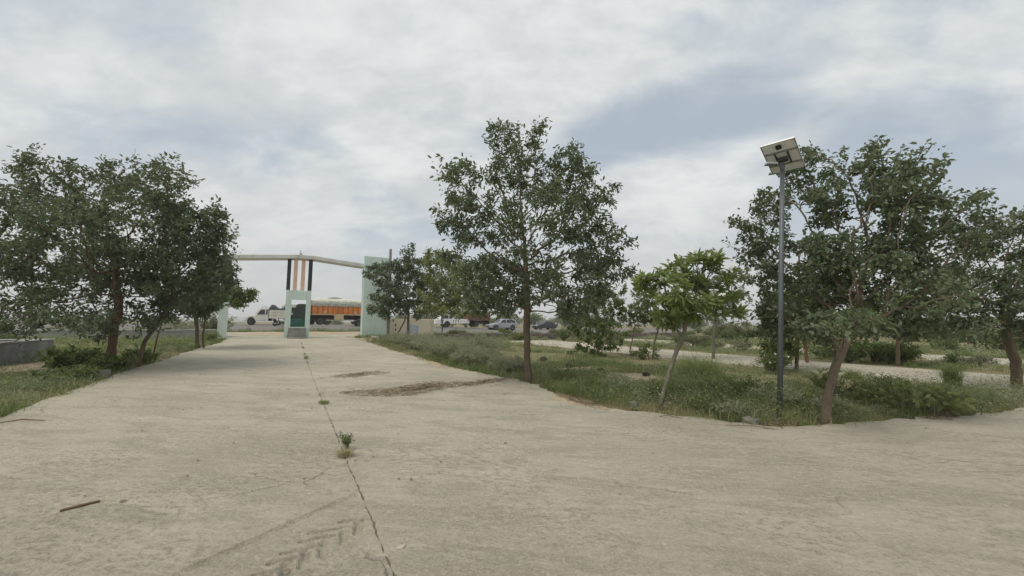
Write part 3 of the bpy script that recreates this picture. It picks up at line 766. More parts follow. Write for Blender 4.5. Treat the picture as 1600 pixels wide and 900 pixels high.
TREES = {
'center': (9.76, 5.95, [(-0.04, 0.0, 1.04), (-0.03, 0.0, 2.5), (-0.1, 0.0, 3.61)],
   [(-1.04, 0.0, 7.23, 0.26, 0.39, 0.37), (0.22, 0.0, 7.18, 0.4, 0.42, 0.4), (-0.4, 0.36, 6.4, 0.95, 1.06, 1.04), (-1.89, -0.54, 5.51, 0.7, 0.81, 0.73), (1.19, 0.54, 6.11, 1.0, 1.0, 0.96), (1.88, -0.36, 5.04, 0.6, 0.77, 0.71), (-2.18, 0.36, 4.73, 0.61, 0.69, 0.68), (-1.29, 0.89, 4.88, 1.23, 1.19, 0.99), (0.39, -0.72, 4.29, 1.29, 1.45, 1.2), (1.92, 0.36, 4.17, 0.8, 1.16, 1.14), (-1.41, -0.89, 2.76, 0.76, 0.93, 0.81), (-0.47, 1.07, 2.98, 1.2, 1.16, 1.2), (0.94, -0.54, 2.64, 1.22, 1.35, 0.96), (2.28, 0.72, 3.35, 0.74, 0.96, 0.98), (-2.05, 0.0, 3.6, 0.37, 0.58, 0.55), (1.43, 0.36, 2.3, 0.85, 0.87, 0.42), (-0.91, -0.36, 2.14, 0.8, 0.87, 0.36)]),
'leftA': (17.91, -5.07, [(-0.01, 0.0, 0.98), (0.1, 0.0, 2.03), (-0.15, 0.0, 3.31)],
   [(-3.29, 0.0, 6.78, 0.47, 0.53, 0.51), (-3.28, 0.0, 7.32, 0.21, 0.27, 0.25), (-4.03, 0.0, 6.73, 0.34, 0.36, 0.21), (0.8, 0.5, 6.7, 0.44, 0.62, 0.62), (1.28, 0.0, 7.08, 0.19, 0.22, 0.21), (-2.12, -0.99, 4.87, 0.88, 1.0, 0.79), (-4.72, 0.75, 3.95, 0.78, 1.0, 1.01), (-2.74, 0.75, 5.83, 1.57, 1.56, 1.23), (0.71, -1.24, 4.13, 1.73, 2.01, 1.25), (-1.21, 0.99, 6.51, 1.14, 1.11, 0.91), (1.41, -0.5, 5.25, 1.02, 1.23, 1.12), (-3.39, 1.24, 3.46, 1.86, 1.78, 1.28), (-1.69, -0.75, 1.99, 1.3, 1.45, 0.7), (-0.17, 0.5, 2.93, 1.65, 1.67, 1.32), (0.41, -0.99, 1.6, 1.57, 1.78, 0.43), (-3.34, 0.0, 1.37, 0.64, 0.67, 0.42)]),
'leftB': (18.58, -4.56, [(0.15, 0.0, 0.82), (0.54, 0.0, 1.42), (0.94, 0.0, 2.05), (1.09, 0.0, 2.96)],
   [(1.14, 0.32, 4.77, 1.15, 1.18, 0.97), (2.29, 0.0, 5.17, 0.54, 0.57, 0.5), (1.58, -0.48, 3.24, 1.2, 1.3, 1.05), (2.02, 0.48, 3.97, 0.61, 1.07, 1.05), (2.48, -0.32, 2.83, 0.88, 0.95, 0.75), (0.92, 0.65, 2.13, 1.13, 1.14, 0.52)]),
'C': (24.90, -3.95, [(-0.06, 0.0, 0.82), (-0.2, 0.0, 1.77)],
   [(-0.07, 0.3, 2.91, 1.17, 1.21, 0.91), (-0.19, -0.3, 2.26, 1.07, 1.14, 0.57), (0.46, 0.3, 3.57, 0.84, 1.01, 0.97)]),
'D': (24.83, -3.68, [(-0.08, 0.0, 0.66), (-0.05, 0.0, 1.45)],
   [(1.31, 0.23, 2.6, 0.71, 0.74, 0.58), (0.85, -0.23, 2.47, 0.89, 0.94, 0.51), (0.05, 0.0, 2.28, 0.64, 0.67, 0.45)]),
'E': (28.50, 7.41, [(-0.04, 0.0, 1.27), (-0.09, 0.0, 2.87)],
   [(-0.19, 0.0, 6.4, 0.41, 0.58, 0.55), (-0.2, 0.54, 5.02, 1.68, 1.73, 1.49), (-1.63, -0.54, 4.55, 0.99, 1.25, 1.17), (-2.74, 0.0, 4.93, 0.64, 0.77, 0.73), (0.26, 0.8, 3.3, 2.12, 2.17, 1.79), (-1.03, -0.8, 2.73, 1.6, 1.73, 1.25), (-0.67, 0.0, 2.41, 1.74, 1.83, 0.55), (-2.17, 0.0, 2.21, 0.55, 0.58, 0.37)]),
'E2': (28.63, 6.59, [(0.12, 0.0, 0.58), (0.58, 0.0, 1.49)],
   [(0.86, 0.0, 2.85, 1.36, 1.43, 1.13), (-0.07, 0.0, 3.52, 1.0, 1.05, 0.91)]),
'F': (23.00, 7.90, [(0.09, 0.0, 1.25), (0.02, 0.0, 2.4)],
   [(-0.35, 0.0, 5.12, 0.85, 0.89, 0.85), (0.51, 0.4, 4.0, 1.49, 1.54, 1.33), (1.78, -0.4, 3.08, 1.06, 1.13, 0.98), (0.02, 0.4, 2.61, 1.25, 1.29, 1.17), (0.93, -0.4, 2.24, 1.51, 1.62, 0.45)]),
'G': (15.93, 13.94, [(-0.02, 0.0, 0.72), (0.02, 0.0, 1.37)],
   [(-0.07, 0.33, 2.21, 1.28, 1.33, 1.28), (0.71, -0.33, 2.59, 0.79, 0.98, 0.92), (-0.92, 0.33, 1.6, 0.81, 0.91, 0.88), (0.1, -0.33, 1.06, 1.24, 1.33, 0.82), (-0.16, 0.0, 0.39, 1.2, 1.26, 0.4)]),
'H': (16.90, 17.09, [(0.2, 0.0, 0.8), (0.36, 0.0, 1.54)],
   [(0.38, 0.0, 2.27, 0.82, 0.86, 0.96), (0.11, 0.0, 1.9, 0.67, 0.7, 0.59), (0.79, 0.0, 2.65, 0.59, 0.78, 0.74)]),
'H2': (13.97, 15.71, [(0.08, 0.0, 0.78), (0.36, 0.0, 1.63)],
   [(0.22, 0.25, 2.53, 0.97, 1.0, 1.03), (0.59, -0.25, 1.89, 0.82, 0.87, 0.63), (-0.27, 0.0, 2.04, 0.57, 0.67, 0.64)]),
'H2b': (13.55, 14.97, [(0.0, 0.0, 0.18), (0.01, 0.0, 0.3)],
   [(0.01, 0.0, 0.3, 0.68, 0.71, 0.37)]),
'N': (12.23, 17.90, [(0.04, 0.0, 0.98), (0.17, 0.0, 1.9)],
   [(0.93, 0.32, 3.5, 1.14, 1.24, 1.2), (-0.22, -0.32, 2.51, 1.23, 1.31, 0.92), (1.47, 0.0, 3.32, 0.5, 0.85, 0.81), (0.86, 0.0, 2.06, 0.93, 0.98, 0.62)]),
'I': (3.43, 7.92, [(0.06, 0.0, 0.46), (0.22, 0.0, 0.94), (0.44, 0.0, 1.37), (0.72, 0.0, 1.76)],
   [(-0.38, 1.82, 3.96, 0.28, 0.23, 0.17), (0.04, 1.82, 3.75, 0.42, 0.35, 0.33), (0.44, 1.82, 3.18, 0.77, 0.64, 0.63), (1.35, 1.82, 5.0, 0.59, 0.55, 0.67), (1.35, 1.82, 5.59, 0.17, 0.16, 0.2), (1.07, -0.12, 4.6, 0.28, 0.35, 0.32), (1.12, 0.49, 4.05, 0.82, 0.81, 0.59), (1.3, -0.36, 3.89, 0.5, 0.55, 0.5), (1.88, 0.36, 4.39, 0.35, 0.4, 0.41), (2.52, 0.24, 3.69, 0.55, 0.55, 0.4), (2.47, -0.24, 3.81, 0.25, 0.28, 0.23), (2.13, 0.49, 3.02, 1.0, 0.98, 0.65), (1.17, 1.82, 2.55, 1.04, 0.87, 0.7), (0.82, 0.24, 2.68, 0.91, 0.92, 0.68), (1.42, -0.36, 2.18, 0.62, 0.69, 0.42), (0.85, 1.82, 1.84, 0.84, 0.69, 0.53), (-0.17, -0.61, 1.65, 0.6, 0.69, 0.25), (1.77, 0.24, 1.65, 0.57, 0.58, 0.28), (0.56, 1.82, 4.19, 0.42, 0.46, 0.56)]),
'J': (2.86, 16.81, [(-0.0, 0.0, 0.75), (-0.15, 0.0, 1.5), (-0.01, 0.0, 2.36)],
   [(0.19, 0.31, 3.9, 0.79, 0.81, 0.67), (0.28, -0.31, 3.95, 0.83, 0.9, 0.75), (-0.47, 0.31, 2.73, 0.79, 0.81, 0.79), (-0.17, -0.47, 2.41, 1.15, 1.26, 0.82), (2.15, 0.31, 3.1, 1.06, 1.08, 1.06), (-0.79, -0.31, 1.75, 0.91, 0.99, 0.5), (-1.31, 0.0, 2.18, 0.38, 0.54, 0.51), (1.01, 0.0, 1.51, 0.86, 0.9, 0.43)]),
'K': (6.92, 22.35, [(0.07, 0.0, 0.85), (0.11, 0.0, 1.66)],
   [(0.46, 0.35, 2.48, 1.25, 1.28, 0.89), (0.87, -0.35, 2.86, 0.96, 1.03, 0.9), (-0.4, 0.35, 2.2, 0.94, 0.97, 0.78), (0.33, 0.0, 1.79, 1.36, 1.43, 0.43)]),
'L': (7.84, 16.26, [(0.07, 0.0, 0.81), (0.08, 0.0, 1.39)],
   [(0.2, 0.28, 2.11, 1.09, 1.12, 0.92), (-0.8, -0.28, 1.62, 0.58, 0.62, 0.58), (0.57, 0.0, 1.63, 0.83, 0.87, 0.52)]),
'M': (9.20, 20.02, [(-0.05, 0.0, 0.64), (-0.09, 0.0, 1.34)],
   [(0.86, 0.3, 1.92, 1.16, 1.2, 0.87), (-0.07, 0.0, 2.19, 0.86, 0.9, 0.71)]),

}
def T(key, name, label, cat='tree', **k):
    s, t, trunk, lobes = TREES[key]
    return make_tree(name, label, cat, s, t, trunk, lobes, **k)
T('center', 'leafy_tree', 'tall slender-trunked leafy tree at the right road edge, tallest in view', shoots=34, natt=2600, step=.17, nleaf=23000, leaf=.142, r0=.095, jit=.09, mat_leaf='leaf_dark', mat_bark='bark', seed=3, maxd=3, aspect=.42)
T('leftA', 'leafy_tree', 'broad dense dark tree with reddish leaning trunk left of the road', shoots=46, natt=3000, step=.20, nleaf=24000, leaf=.15, r0=.115, jit=.11, mat_leaf='leaf_dark', mat_bark='bark_red', seed=5, maxd=3)
T('leftB', 'leafy_tree', 'dark tree with thin bowed trunk curving right beside the left road edge', shoots=26, natt=1200, step=.2, nleaf=10500, leaf=.152, r0=.06, jit=.1, mat_leaf='leaf_dark', mat_bark='bark', seed=8)
T('C', 'small_tree', 'small tree with straight trunk just left of the gate approach', natt=450, step=.22, nleaf=4600, leaf=.18, r0=.08, jit=.1, mat_leaf='leaf_dark', mat_bark='bark', seed=9)
T('D', 'small_tree', 'thin small tree whose crown reaches towards the gate beam', natt=300, step=.22, nleaf=3400, leaf=.18, r0=.045, jit=.1, mat_leaf='leaf_mid', mat_bark='bark', seed=10)
T('E', 'leafy_tree', 'dark young tree with grey trunk in front of the gate tower and cream wall', natt=800, step=.2, nleaf=12000, leaf=.20, r0=.09, jit=.11, mat_leaf='leaf_dark', mat_bark='bark_grey', seed=12)
T('E2', 'small_tree', 'thin slanting sapling beside the cement pole', natt=60, step=.25, nleaf=900, leaf=.2, r0=.05, mat_leaf='leaf_dark', mat_bark='bark', seed=13)
T('F', 'small_tree', 'yellowish green sapling between the cream wall and the tall tree', natt=600, step=.2, nleaf=9000, leaf=.18, r0=.045, jit=.11, mat_leaf='leaf_yellow', mat_bark='bark_grey', seed=14)
T('G', 'bushy_tree', 'low bushy green tree leafy down to the ground before the side lane', natt=380, step=.17, nleaf=6500, leaf=.15, r0=.06, mat_leaf='leaf_mid', mat_bark='bark', seed=15)
T('H', 'small_tree', 'thin crooked sapling at the side lane right of the bushy tree', natt=110, step=.16, nleaf=1700, leaf=.15, r0=.035, mat_leaf='leaf_mid', mat_bark='bark', seed=16)
T('H2', 'small_tree', 'slanting dark sapling behind the leaning bright tree', natt=160, step=.16, nleaf=2800, leaf=.15, r0=.04, mat_leaf='leaf_mid', mat_bark='bark', seed=17)
T('H2b', 'shrub', 'low dark shrub at the foot of the slanting sapling', 'shrub', natt=60, step=.10, nleaf=900, leaf=.11, r0=.03, mat_leaf='leaf_mid', mat_bark='bark', seed=18)
T('N', 'small_tree', 'grey green tree standing beyond the leaning bright tree', natt=300, step=.2, nleaf=4200, leaf=.14, r0=.07, mat_leaf='leaf_far', mat_bark='bark_grey', seed=19)
T('I', 'leafy_tree', 'wide dark tree with thick leaning tan trunk behind the street lamp', shoots=44, natt=3000, step=.12, nleaf=26000, leaf=.092, r0=.064, mat_leaf='leaf_dark', mat_bark='bark_tan', seed=21, tip=.006, maxd=3, aspect=.55, big_leaves=300, jit=.065)
T('J', 'leafy_tree', 'dark spreading tree at the far right edge beside the side lane', shoots=26, natt=1500, step=.17, nleaf=13500, leaf=.128, r0=.10, jit=.09, mat_leaf='leaf_dark', mat_bark='bark', seed=23)
T('K', 'small_tree', 'straight-stemmed tree across the side lane behind the leaning trunk', natt=600, step=.2, nleaf=6000, leaf=.16, r0=.07, jit=.1, mat_leaf='leaf_mid', mat_bark='bark', seed=24)
T('L', 'small_tree', 'dark straight-stemmed tree just right of the lamp post', natt=500, step=.18, nleaf=5500, leaf=.15, r0=.06, jit=.09, mat_leaf='leaf_mid', mat_bark='bark', seed=25)
T('M', 'small_tree', 'red-stemmed sapling on the far side of the side lane', natt=200, step=.22, nleaf=2800, leaf=.17, r0=.06, mat_leaf='leaf_mid', mat_bark='bark_red', seed=26)
make_tree('small_tree', 'small dark tree cut off by the left edge of the view', 'tree', 19.0, -14.6, [(0, 0, 1.0), (0, 0, 1.6)], [(0, 0, 2.6, 1.0, 1.0, 1.0), (.5, 0, 2.0, .9, .9, .6), (-.4, 0, 3.1, .7, .7, .6)], 260, .24, 3400, .19, .09, 'leaf_dark', 'bark', 31)

# frangipani: thick forks ending in rosettes of long leaves
fr = empty('frangipani_tree', W(5.69, 6.54)); tag(fr, 'bright green leaning tree with rosettes of long leaves and white flowers', 'tree')
flob = [(-.18, .1, 2.55, .27, .4, .25), (.2, -.2, 2.3, .45, .5, .5), (.78, .2, 2.7, .58, .5, .38), (1.1, 0, 2.92, .38, .4, .2), (1.3, .2, 2.45, .42, .5, .5), (.65, -.2, 2.0, .62, .5, .32), (1.62, 0, 1.93, .16, .2, .12), (.2, -.1, 1.78, .3, .35, .14), (.95, .1, 1.85, .4, .4, .15)]
N, par, ch, depth = grow([(.2, 0, .62), (.39, 0, 1.14), (.55, 0, 1.5)], flob, 330, .10, 41, kill=1.05, up=.2)
rad = tree_radii(N, par, ch, .042, .011)
mb = MB(); N2 = N.copy(); N2[0, 2] -= .1; wood_mesh(mb, N2, par, ch, rad); mb.build('trunk', M['bark_grey'], fr, smooth=True)
tips = [i for i in range(len(N)) if depth[i] == 0 and i > 5]
r = np.random.default_rng(5); P, A, Q, L = [], [], [], []
for i in tips:
    ax = unit(N[i] - N[par[i]] + np.array([0, 0, .5 * .16])); n = 15; ph = r.uniform(0, 6.28)
    u = unit(np.cross(ax, [.3, .9, .2])); v = np.cross(ax, u)
    for k in range(n):
        th = ph + k * 2.4; el = 1.25 - .075 * k
        dr = u * math.cos(th) + v * math.sin(th)
        a = unit(ax * math.sin(el * .75 - .1) + dr * math.cos(el * .75 - .1)); P.append(N[i] - ax * .006 * k); A.append(a); Q.append(unit(ax + r.normal(0, .12, 3))); L.append(r.uniform(.14, .26))
P, A, Q, L = map(np.array, (P, A, Q, L)); nl = len(P)
dist = np.linalg.norm(P + np.array(fr.location) - np.array([0, 0, 1.65]), axis=1); order = np.argsort(-(L / dist)); pm = []
for q in range(4):
    me = leaf_mesh('leaf', np.zeros((1, 3)), np.array([[1., 0, 0]]), np.array([[0, 0, 1.]]), [1.0], [.33], [.3 + .14 * q], fold=.2, droop=.16 + .05 * q); me.materials.append(M['leaf_bright']); pm.append(me)
for q in order[:300]:
    a = Vector(A[q]).normalized(); sv = a.cross(Vector(Q[q])).normalized(); nv = sv.cross(a)
    o = bpy.data.objects.new('leaf', pm[int(r.integers(4))]); col.objects.link(o); o.parent = fr
    m = Matrix((a, -sv, nv)).transposed().to_4x4(); m.translation = Vector(P[q]); o.matrix_local = m @ Matrix.Scale(float(L[q]), 4)
rest = order[300:]
c = link('crown', leaf_mesh('crown', P[rest], A[rest], Q[rest], L[rest], L[rest] * .33, np.clip(r.normal(.45, .15, len(rest)), 0, 1), fold=.2, droop=.22), M['leaf_bright'], fr); c['kind'] = 'stuff'
fm_ = []
for i in tips:
    if r.uniform() < .5:
        cpt = N[i] + np.array([0, 0, .10]) + r.normal(0, .05, 3)
        for k in range(4):
            pp_ = cpt + r.normal(0, .035, 3); nn_ = unit(r.normal(size=3) + np.array([0, -.5, .6]))
            u = unit(np.cross(nn_, [.2, .3, .9])); v = np.cross(nn_, u)
            for j in range(5):
                th = j * 1.2566; dr = u * math.cos(th) + v * math.sin(th); pr_ = -u * math.sin(th) + v * math.cos(th)
                fm_.append([pp_, pp_ + dr * .028 + pr_ * .017, pp_ + dr * .05, pp_ + dr * .03 - pr_ * .014])
c = link('flowers', polymesh('flowers', np.array(fm_), 4), M['flower'], fr); c['kind'] = 'stuff'

# ------------------------------------------------------------------ shrubs, tufts and weeds as things of their own
def bush(name, label, cat, s, t, h, rr, nst, nleaf, leaf, mat, seed, group=None, asp=.35, flowers=0, droop=0., stem_mat='bark_grey'):
    r = np.random.default_rng(seed); root = empty(name, W(s, t, None, .05 if on_concrete(s, t) else float(bump2(s, t)) * .5)); tag(root, label, cat, group)
    mb = MB(); P, A = [], []
    for k in range(nst):
        th = r.uniform(0, 6.28); q = r.uniform(.1, 1) ** .6 * rr; hh = h * r.uniform(.6, 1.05) * (1 - .35 * (q / rr) ** 2)
        pts = [np.array([0, 0, -.05]) + r.normal(0, .02, 3)]
        for j in range(1, 5):
            f = j / 4; pts.append(np.array([math.cos(th) * q * f ** (1.2 - droop), math.sin(th) * q * f ** (1.2 - droop), hh * (f ** (1 - .35 * droop)) - droop * .25 * hh * f ** 4]) + r.normal(0, .03, 3) * h * f)
        mb.tube(pts, [.012 * h + .003, .009 * h + .002, .006 * h + .0015, .004 * h + .001, .002], 4, cap=False)
        m = max(1, nleaf // nst); f = r.uniform(.2, 1.03, m) ** .75
        for x in f:
            i = min(3, int(x * 4)); a = pts[i]; b = pts[min(i + 1, 4)]; P.append(a + (b - a) * (x * 4 - i) + r.normal(0, .015 + .02 * h, 3)); A.append(unit(unit(b - a) * r.uniform(.2, 1) + unit(r.normal(size=3)) * .9))
    P = np.array(P); A = np.array(A); n = len(P); P[:, 2] = np.maximum(P[:, 2], .01)
    L = leaf * r.uniform(.6, 1.2, n)
    mb.build('stems', M[stem_mat], root); root.children[0]['kind'] = 'stuff'
    c = link('foliage', leaf_mesh('foliage', P, A, unit(np.array([0, 0, 1.]) + r.normal(0, .5, (n, 3))), L, L * asp, np.clip(r.normal(.45, .2, n), 0, 1)), M[mat], root); c['kind'] = 'stuff'
    if flowers:
        F = []
        for k in range(flowers):
            p = P[int(r.integers(n))] + np.array([0, 0, .02]); u = unit(r.normal(size=3)); v = unit(np.cross(u, [.1, -.8, .5]))
            for q in range(3): d2 = unit(u * math.cos(q * 2.1) + v * math.sin(q * 2.1)); e2 = unit(np.cross(d2, np.cross(u, v))); F.append([p, p + d2 * .03 + e2 * .02, p + d2 * .055, p + d2 * .03 - e2 * .02])
        c = link('flowers', polymesh('flowers', np.array(F), 4), M['flower'], root); c['kind'] = 'stuff'
    return root
def blades(P, H, Wd, lean, r, segs=2):
    """curved tapering blades: (n,2,4,3) quads"""
    n = len(P); th = r.uniform(0, 6.28, n); dr = np.stack([np.cos(th), np.sin(th), np.zeros(n)], 1); sd = np.stack([-np.sin(th + r.normal(0, .8, n)), np.cos(th), np.zeros(n)], 1)
    H = H[:, None]; w = Wd[:, None]; le = lean[:, None]
    m = P + dr * H * le * .3 + np.array([0, 0, 1.]) * H * .58; tp = P + dr * H * le + np.array([0, 0, 1.]) * H * (1 - .35 * le)
    q1 = np.stack([P - sd * w, P + sd * w, m + sd * w * .75, m - sd * w * .75], 1); q2 = np.stack([m - sd * w * .75, m + sd * w * .75, tp + sd * w * .12, tp - sd * w * .12], 1)
    return np.stack([q1, q2], 1)
def tuft(name, label, s, t, h, rr, n, mat, seed, group=None, cat='grass tuft', w=.004, lean=(.2, .8), tint=(.45, .18), along=0.):
    r = np.random.default_rng(seed); root = empty(name, W(s, t, None, .075 if on_concrete(s, t) else float(bump2(s, t)) * .5)); tag(root, label, cat, group)
    a = r.uniform(0, 6.28, n); q = r.uniform(0, 1, n) ** .7 * rr; P = np.stack([np.cos(a) * q, np.sin(a) * q, np.full(n, -.03)], 1)
    B = blades(P, h * r.uniform(.5, 1.1, n), w * r.uniform(.7, 1.3, n), r.uniform(*lean, n), r)
    if along: dl_ = r.normal(0, along, n); P_ = np.stack([DV[0] * dl_, DV[1] * dl_, np.zeros(n)], 1); B = B + P_[:, None, None, :]
    c = link('blades', polymesh('blades', B.reshape(-1, 3), 4, np.repeat(np.clip(r.normal(*tint, n), 0, 1), 2)), M[mat], root); c['kind'] = 'stuff'; return root
bush('oleander_shrub', 'leafy shrub with a cluster of white flowers left of the lamp post', 'shrub', 7.63, 14.4, .95, .55, 30, 1500, .12, 'leaf_mid', 51, asp=.28, flowers=60)
bush('shrub', 'dense green shrub right behind the lamp post', 'shrub', 8.2, 15.9, 1.25, .75, 40, 2600, .13, 'leaf_mid', 52)
tuft('tall_grass_clump', 'tall feathery green grass clump between leaning tree and lamp post', 7.3, 10.0, 1.05, .55, 1100, 'grass', 53, w=.005, tint=(.42, .14))
tuft('tall_grass_clump', 'upright dark grass clump by the side lane at the right', 3.84, 15.9, .85, .16, 420, 'grass', 54, w=.006, lean=(.08, .75), tint=(.25, .15))
tuft('tall_grass_clump', 'spiky grass tuft beside the thick leaning trunk', 5.9, 15.6, .42, .3, 300, 'grass', 55, w=.006, lean=(.3, .9))
bush('milkweed_shrub', 'pale broad-leaved weed sprawling over the right concrete edge', 'shrub', 2.95, 10.6, .55, .85, 30, 380, .15, 'leaf_yellow', 56, asp=.6, droop=.5)
bush('milkweed_shrub', 'pale broad-leaved weed farther back in the right verge', 'shrub', 3.7, 11.3, .5, .7, 22, 300, .14, 'leaf_yellow', 57, asp=.6, droop=.4)
bush('milkweed_shrub', 'leafy weed at the foot of the leaning trunk on its right', 'shrub', 4.6, 11.2, .75, .6, 16, 300, .12, 'leaf_yellow', 58, asp=.5, droop=.3)
bush('shrub', 'dark leafy weed at the foot of the reddish leaning trunk', 'shrub', 17.0, -4.95, .75, .75, 30, 900, .16, 'leaf_mid', 59, asp=.55, droop=.3)
bush('shrub', 'tall dark leafy weed left of the reddish trunk', 'shrub', 16.6, -5.7, 1.0, .6, 24, 800, .17, 'leaf_mid', 60, asp=.55, droop=.2)
bush('shrub', 'low dark leafy weed nearest the left road edge', 'shrub', 14.9, -5.1, .5, .7, 24, 700, .14, 'leaf_mid', 61, asp=.55, droop=.4)
bush('shrub', 'low leafy weed under the bowed trunk', 'shrub', 19.6, -4.7, .5, .6, 22, 600, .14, 'leaf_mid', 62, asp=.5, droop=.3)
bush('shrub', 'rounded grey green bush beyond the left gate post', 'shrub', 36.8, -4.9, 2.0, 1.3, 50, 2600, .16, 'leaf_far', 63)
bush('shrub', 'wide grey green bush left of the gate approach', 'shrub', 35.2, -6.6, 1.5, 1.3, 50, 2200, .16, 'weed_grey', 64)
bush('shrub', 'low weed at the foot of the left gate post', 'shrub', 31.0, -4.3, .7, .6, 24, 700, .13, 'weed', 65)
for i, (s, t, h, lab) in enumerate([(25.5, 6.0, .8, 'pale feathery weed mound nearest the slanting sapling'), (22.0, 6.1, 1.0, 'pale feathery weed mound in front of the cream wall'), (19.0, 6.35, 1.05, 'largest pale feathery weed mound at the right road edge'),
                                    (16.4, 6.4, .95, 'pale feathery weed mound left of the tall tree'), (14.0, 6.35, .75, 'low pale feathery weed mound near the brown litter'), (19.5, 8.6, 1.1, 'pale feathery weed mound behind the road edge row'), (12.2, 6.7, .55, 'small pale weed mound just left of the tall trunk')]):
    bush('feathery_weed', lab, 'weed', s, t, h, h * 1.5, 110, 5200, .11, 'weed_grey', 70 + i, 'pale weed mounds along the right road edge', asp=.2)
bush('shrub', 'round green bush in front of the rubble wall', 'shrub', 31.8, 18.4, .95, .9, 40, 1800, .13, 'leaf_yellow', 80)
bush('shrub', 'dark bush under the wide leaning tree across the lane', 'shrub', 8.3, 21.6, 1.2, 1.0, 40, 2200, .14, 'leaf_mid', 81)
bush('shrub', 'second dark bush under the wide leaning tree', 'shrub', 7.2, 23.4, 1.0, .9, 36, 1800, .14, 'leaf_mid', 82)
bush('shrub', 'weedy bush right of the dark grey car before the rubble wall', 'shrub', 29.5, 21.8, 1.3, .8, 36, 1800, .13, 'leaf_mid', 83)
VW = [(5.0, 7.15, .42, 'weed', 'low green weed clump between the leaning bright tree and the lamp post'), (5.5, 8.0, .5, 'leaf_mid', 'dark weed clump behind the leaning bright tree foot'), (6.3, 7.4, .45, 'leaf_mid', 'dark weed clump right beside the leaning bright trunk'),
      (4.45, 7.0, .3, 'weed_grey', 'small grey weed clump behind the concrete block'), (4.5, 8.5, .5, 'weed_grey', 'grey weed clump just right of the lamp post'), (4.2, 9.2, .45, 'weed', 'green weed clump behind the thick leaning trunk'),
      (3.75, 8.7, .35, 'weed_grey', 'grey weed clump at the foot of the thick leaning trunk'), (5.6, 9.3, .55, 'leaf_mid', 'dark weed clump behind the lamp post'), (6.6, 8.9, .55, 'weed', 'green weed clump beside the tall feathery grass'),
      (7.6, 7.2, .4, 'weed_grey', 'grey weed clump between the tall tree and the leaning bright tree'), (9.4, 6.9, .4, 'leaf_mid', 'dark weed clump right of the tall trunk foot'), (3.4, 12.6, .45, 'weed', 'green weed clump at the far right road edge'), (4.4, 13.2, .5, 'leaf_mid', 'dark weed clump near the upright grass clump')]
for i, (s, t, h, mt, lab) in enumerate(VW): bush('weed_clump', lab, 'weed', s, t, h, h * 1.15, 46, 1500, .055, mt, 130 + i, 'weed clumps in the right verge', asp=.42, droop=.2)
# weeds in the road joint
bush('joint_weed', 'dark upright weed growing from the road joint', 'weed', 5.63, .72, .19, .11, 14, 260, .035, 'leaf_mid', 90, 'weeds in the road joint', asp=.4)
tuft('joint_weed', 'dry yellowish tuft growing from the road joint below the dark weed', 5.33, .66, .11, .10, 300, 'grass', 91, 'weeds in the road joint', 'weed', .0022, (.4, 1.3), (.72, .12))
for i, (s, lab) in enumerate([(8.85, 'flat green weed halfway along the road joint'), (17.3, 'small weed in the road joint, third nearest tuft'), (18.9, 'green weed in the far road joint'), (20.6, 'tiny weed in the far road joint behind a green one'), (24.0, 'weed in the road joint near the gate'), (27.1, 'last weed in the road joint before the gate steps')]):
    tuft('joint_weed', lab, s, .66, (.10, .05, .13, .07, .09, .05)[i], (.10, .04, .09, .05, .06, .04)[i], (170, 60, 150, 80, 90, 60)[i], 'grass', 92 + i, 'weeds in the road joint', 'weed', .004, (.3, 1.1), (.25, .15), along=(.07, .16, .22, .18, .3, .25)[i])

# ------------------------------------------------------------------ ground cover nobody could count
def vnoise(x, y, sc, seed):
    r = np.random.default_rng(seed); g = r.uniform(0, 1, (64, 64)); x = x / sc; y = y / sc
    i = np.floor(x).astype(int); j = np.floor(y).astype(int); fx = x - i; fy = y - j; fx = fx * fx * (3 - 2 * fx); fy = fy * fy * (3 - 2 * fy)
    a = g[i % 64, j % 64]; b = g[(i + 1) % 64, j % 64]; c = g[i % 64, (j + 1) % 64]; d = g[(i + 1) % 64, (j + 1) % 64]
    return (a * (1 - fx) + b * fx) * (1 - fy) + (c * (1 - fx) + d * fx) * fy
BARE = [(9.3, 9.3, 1.1, .8), (11.3, 9.0, .8, 1.5), (6.8, 11.6, .55, .9), (14.0, 10.6, 1.1, 1.4), (8.2, 13.2, .6, 1.0), (12.5, 12.8, 1.2, .8), (17.5, 12.0, 1.6, 1.0), (10.2, 7.3, .7, .5), (5.0, 13.5, .5, 1.0), (18.8, -7.3, 1.8, .7), (21, -6.4, 1.2, .5)]
def scatter(n, r0, r1, seed, power=.5, m=-.07):
    r = np.random.default_rng(seed); an = r.uniform(R(-57), R(57), n); q = r.uniform(0, 1, n) ** (1 / (1 + power)) ; rad = r0 + (r1 - r0) * q
    x = np.sin(an) * rad; y = np.cos(an) * rad; s = x * DV[0] + y * DV[1]; t = x * EV[0] + y * EV[1]
    ok = ~on_concrete(s, t, m) & ~((s > 45) & (s < 72.5)) & ~((np.abs(s - 33.9) < .3)) & ~((s > 12.8) & (s < 21.9) & (t < -8.2) & (t > -14.8))
    ok &= ~(((t > 14.2) & (t < 16.3) | (t > 21.1) & (t < 22.6) | (t > 25.8) & (t < 27.4)) & (r.uniform(0, 1, n) < .8))
    for bs, bt, ra, rb in BARE: ok &= ~(((s - bs) / ra) ** 2 + ((t - bt) / rb) ** 2 + r.normal(0, .35, n) < .8)
    s, t, rad = s[ok], t[ok], rad[ok]; z = zg(s, t) + bump2(s, t)
    xy = s[:, None] * DV + t[:, None] * EV
    return s, t, rad, np.concatenate([xy, z[:, None]], 1), r
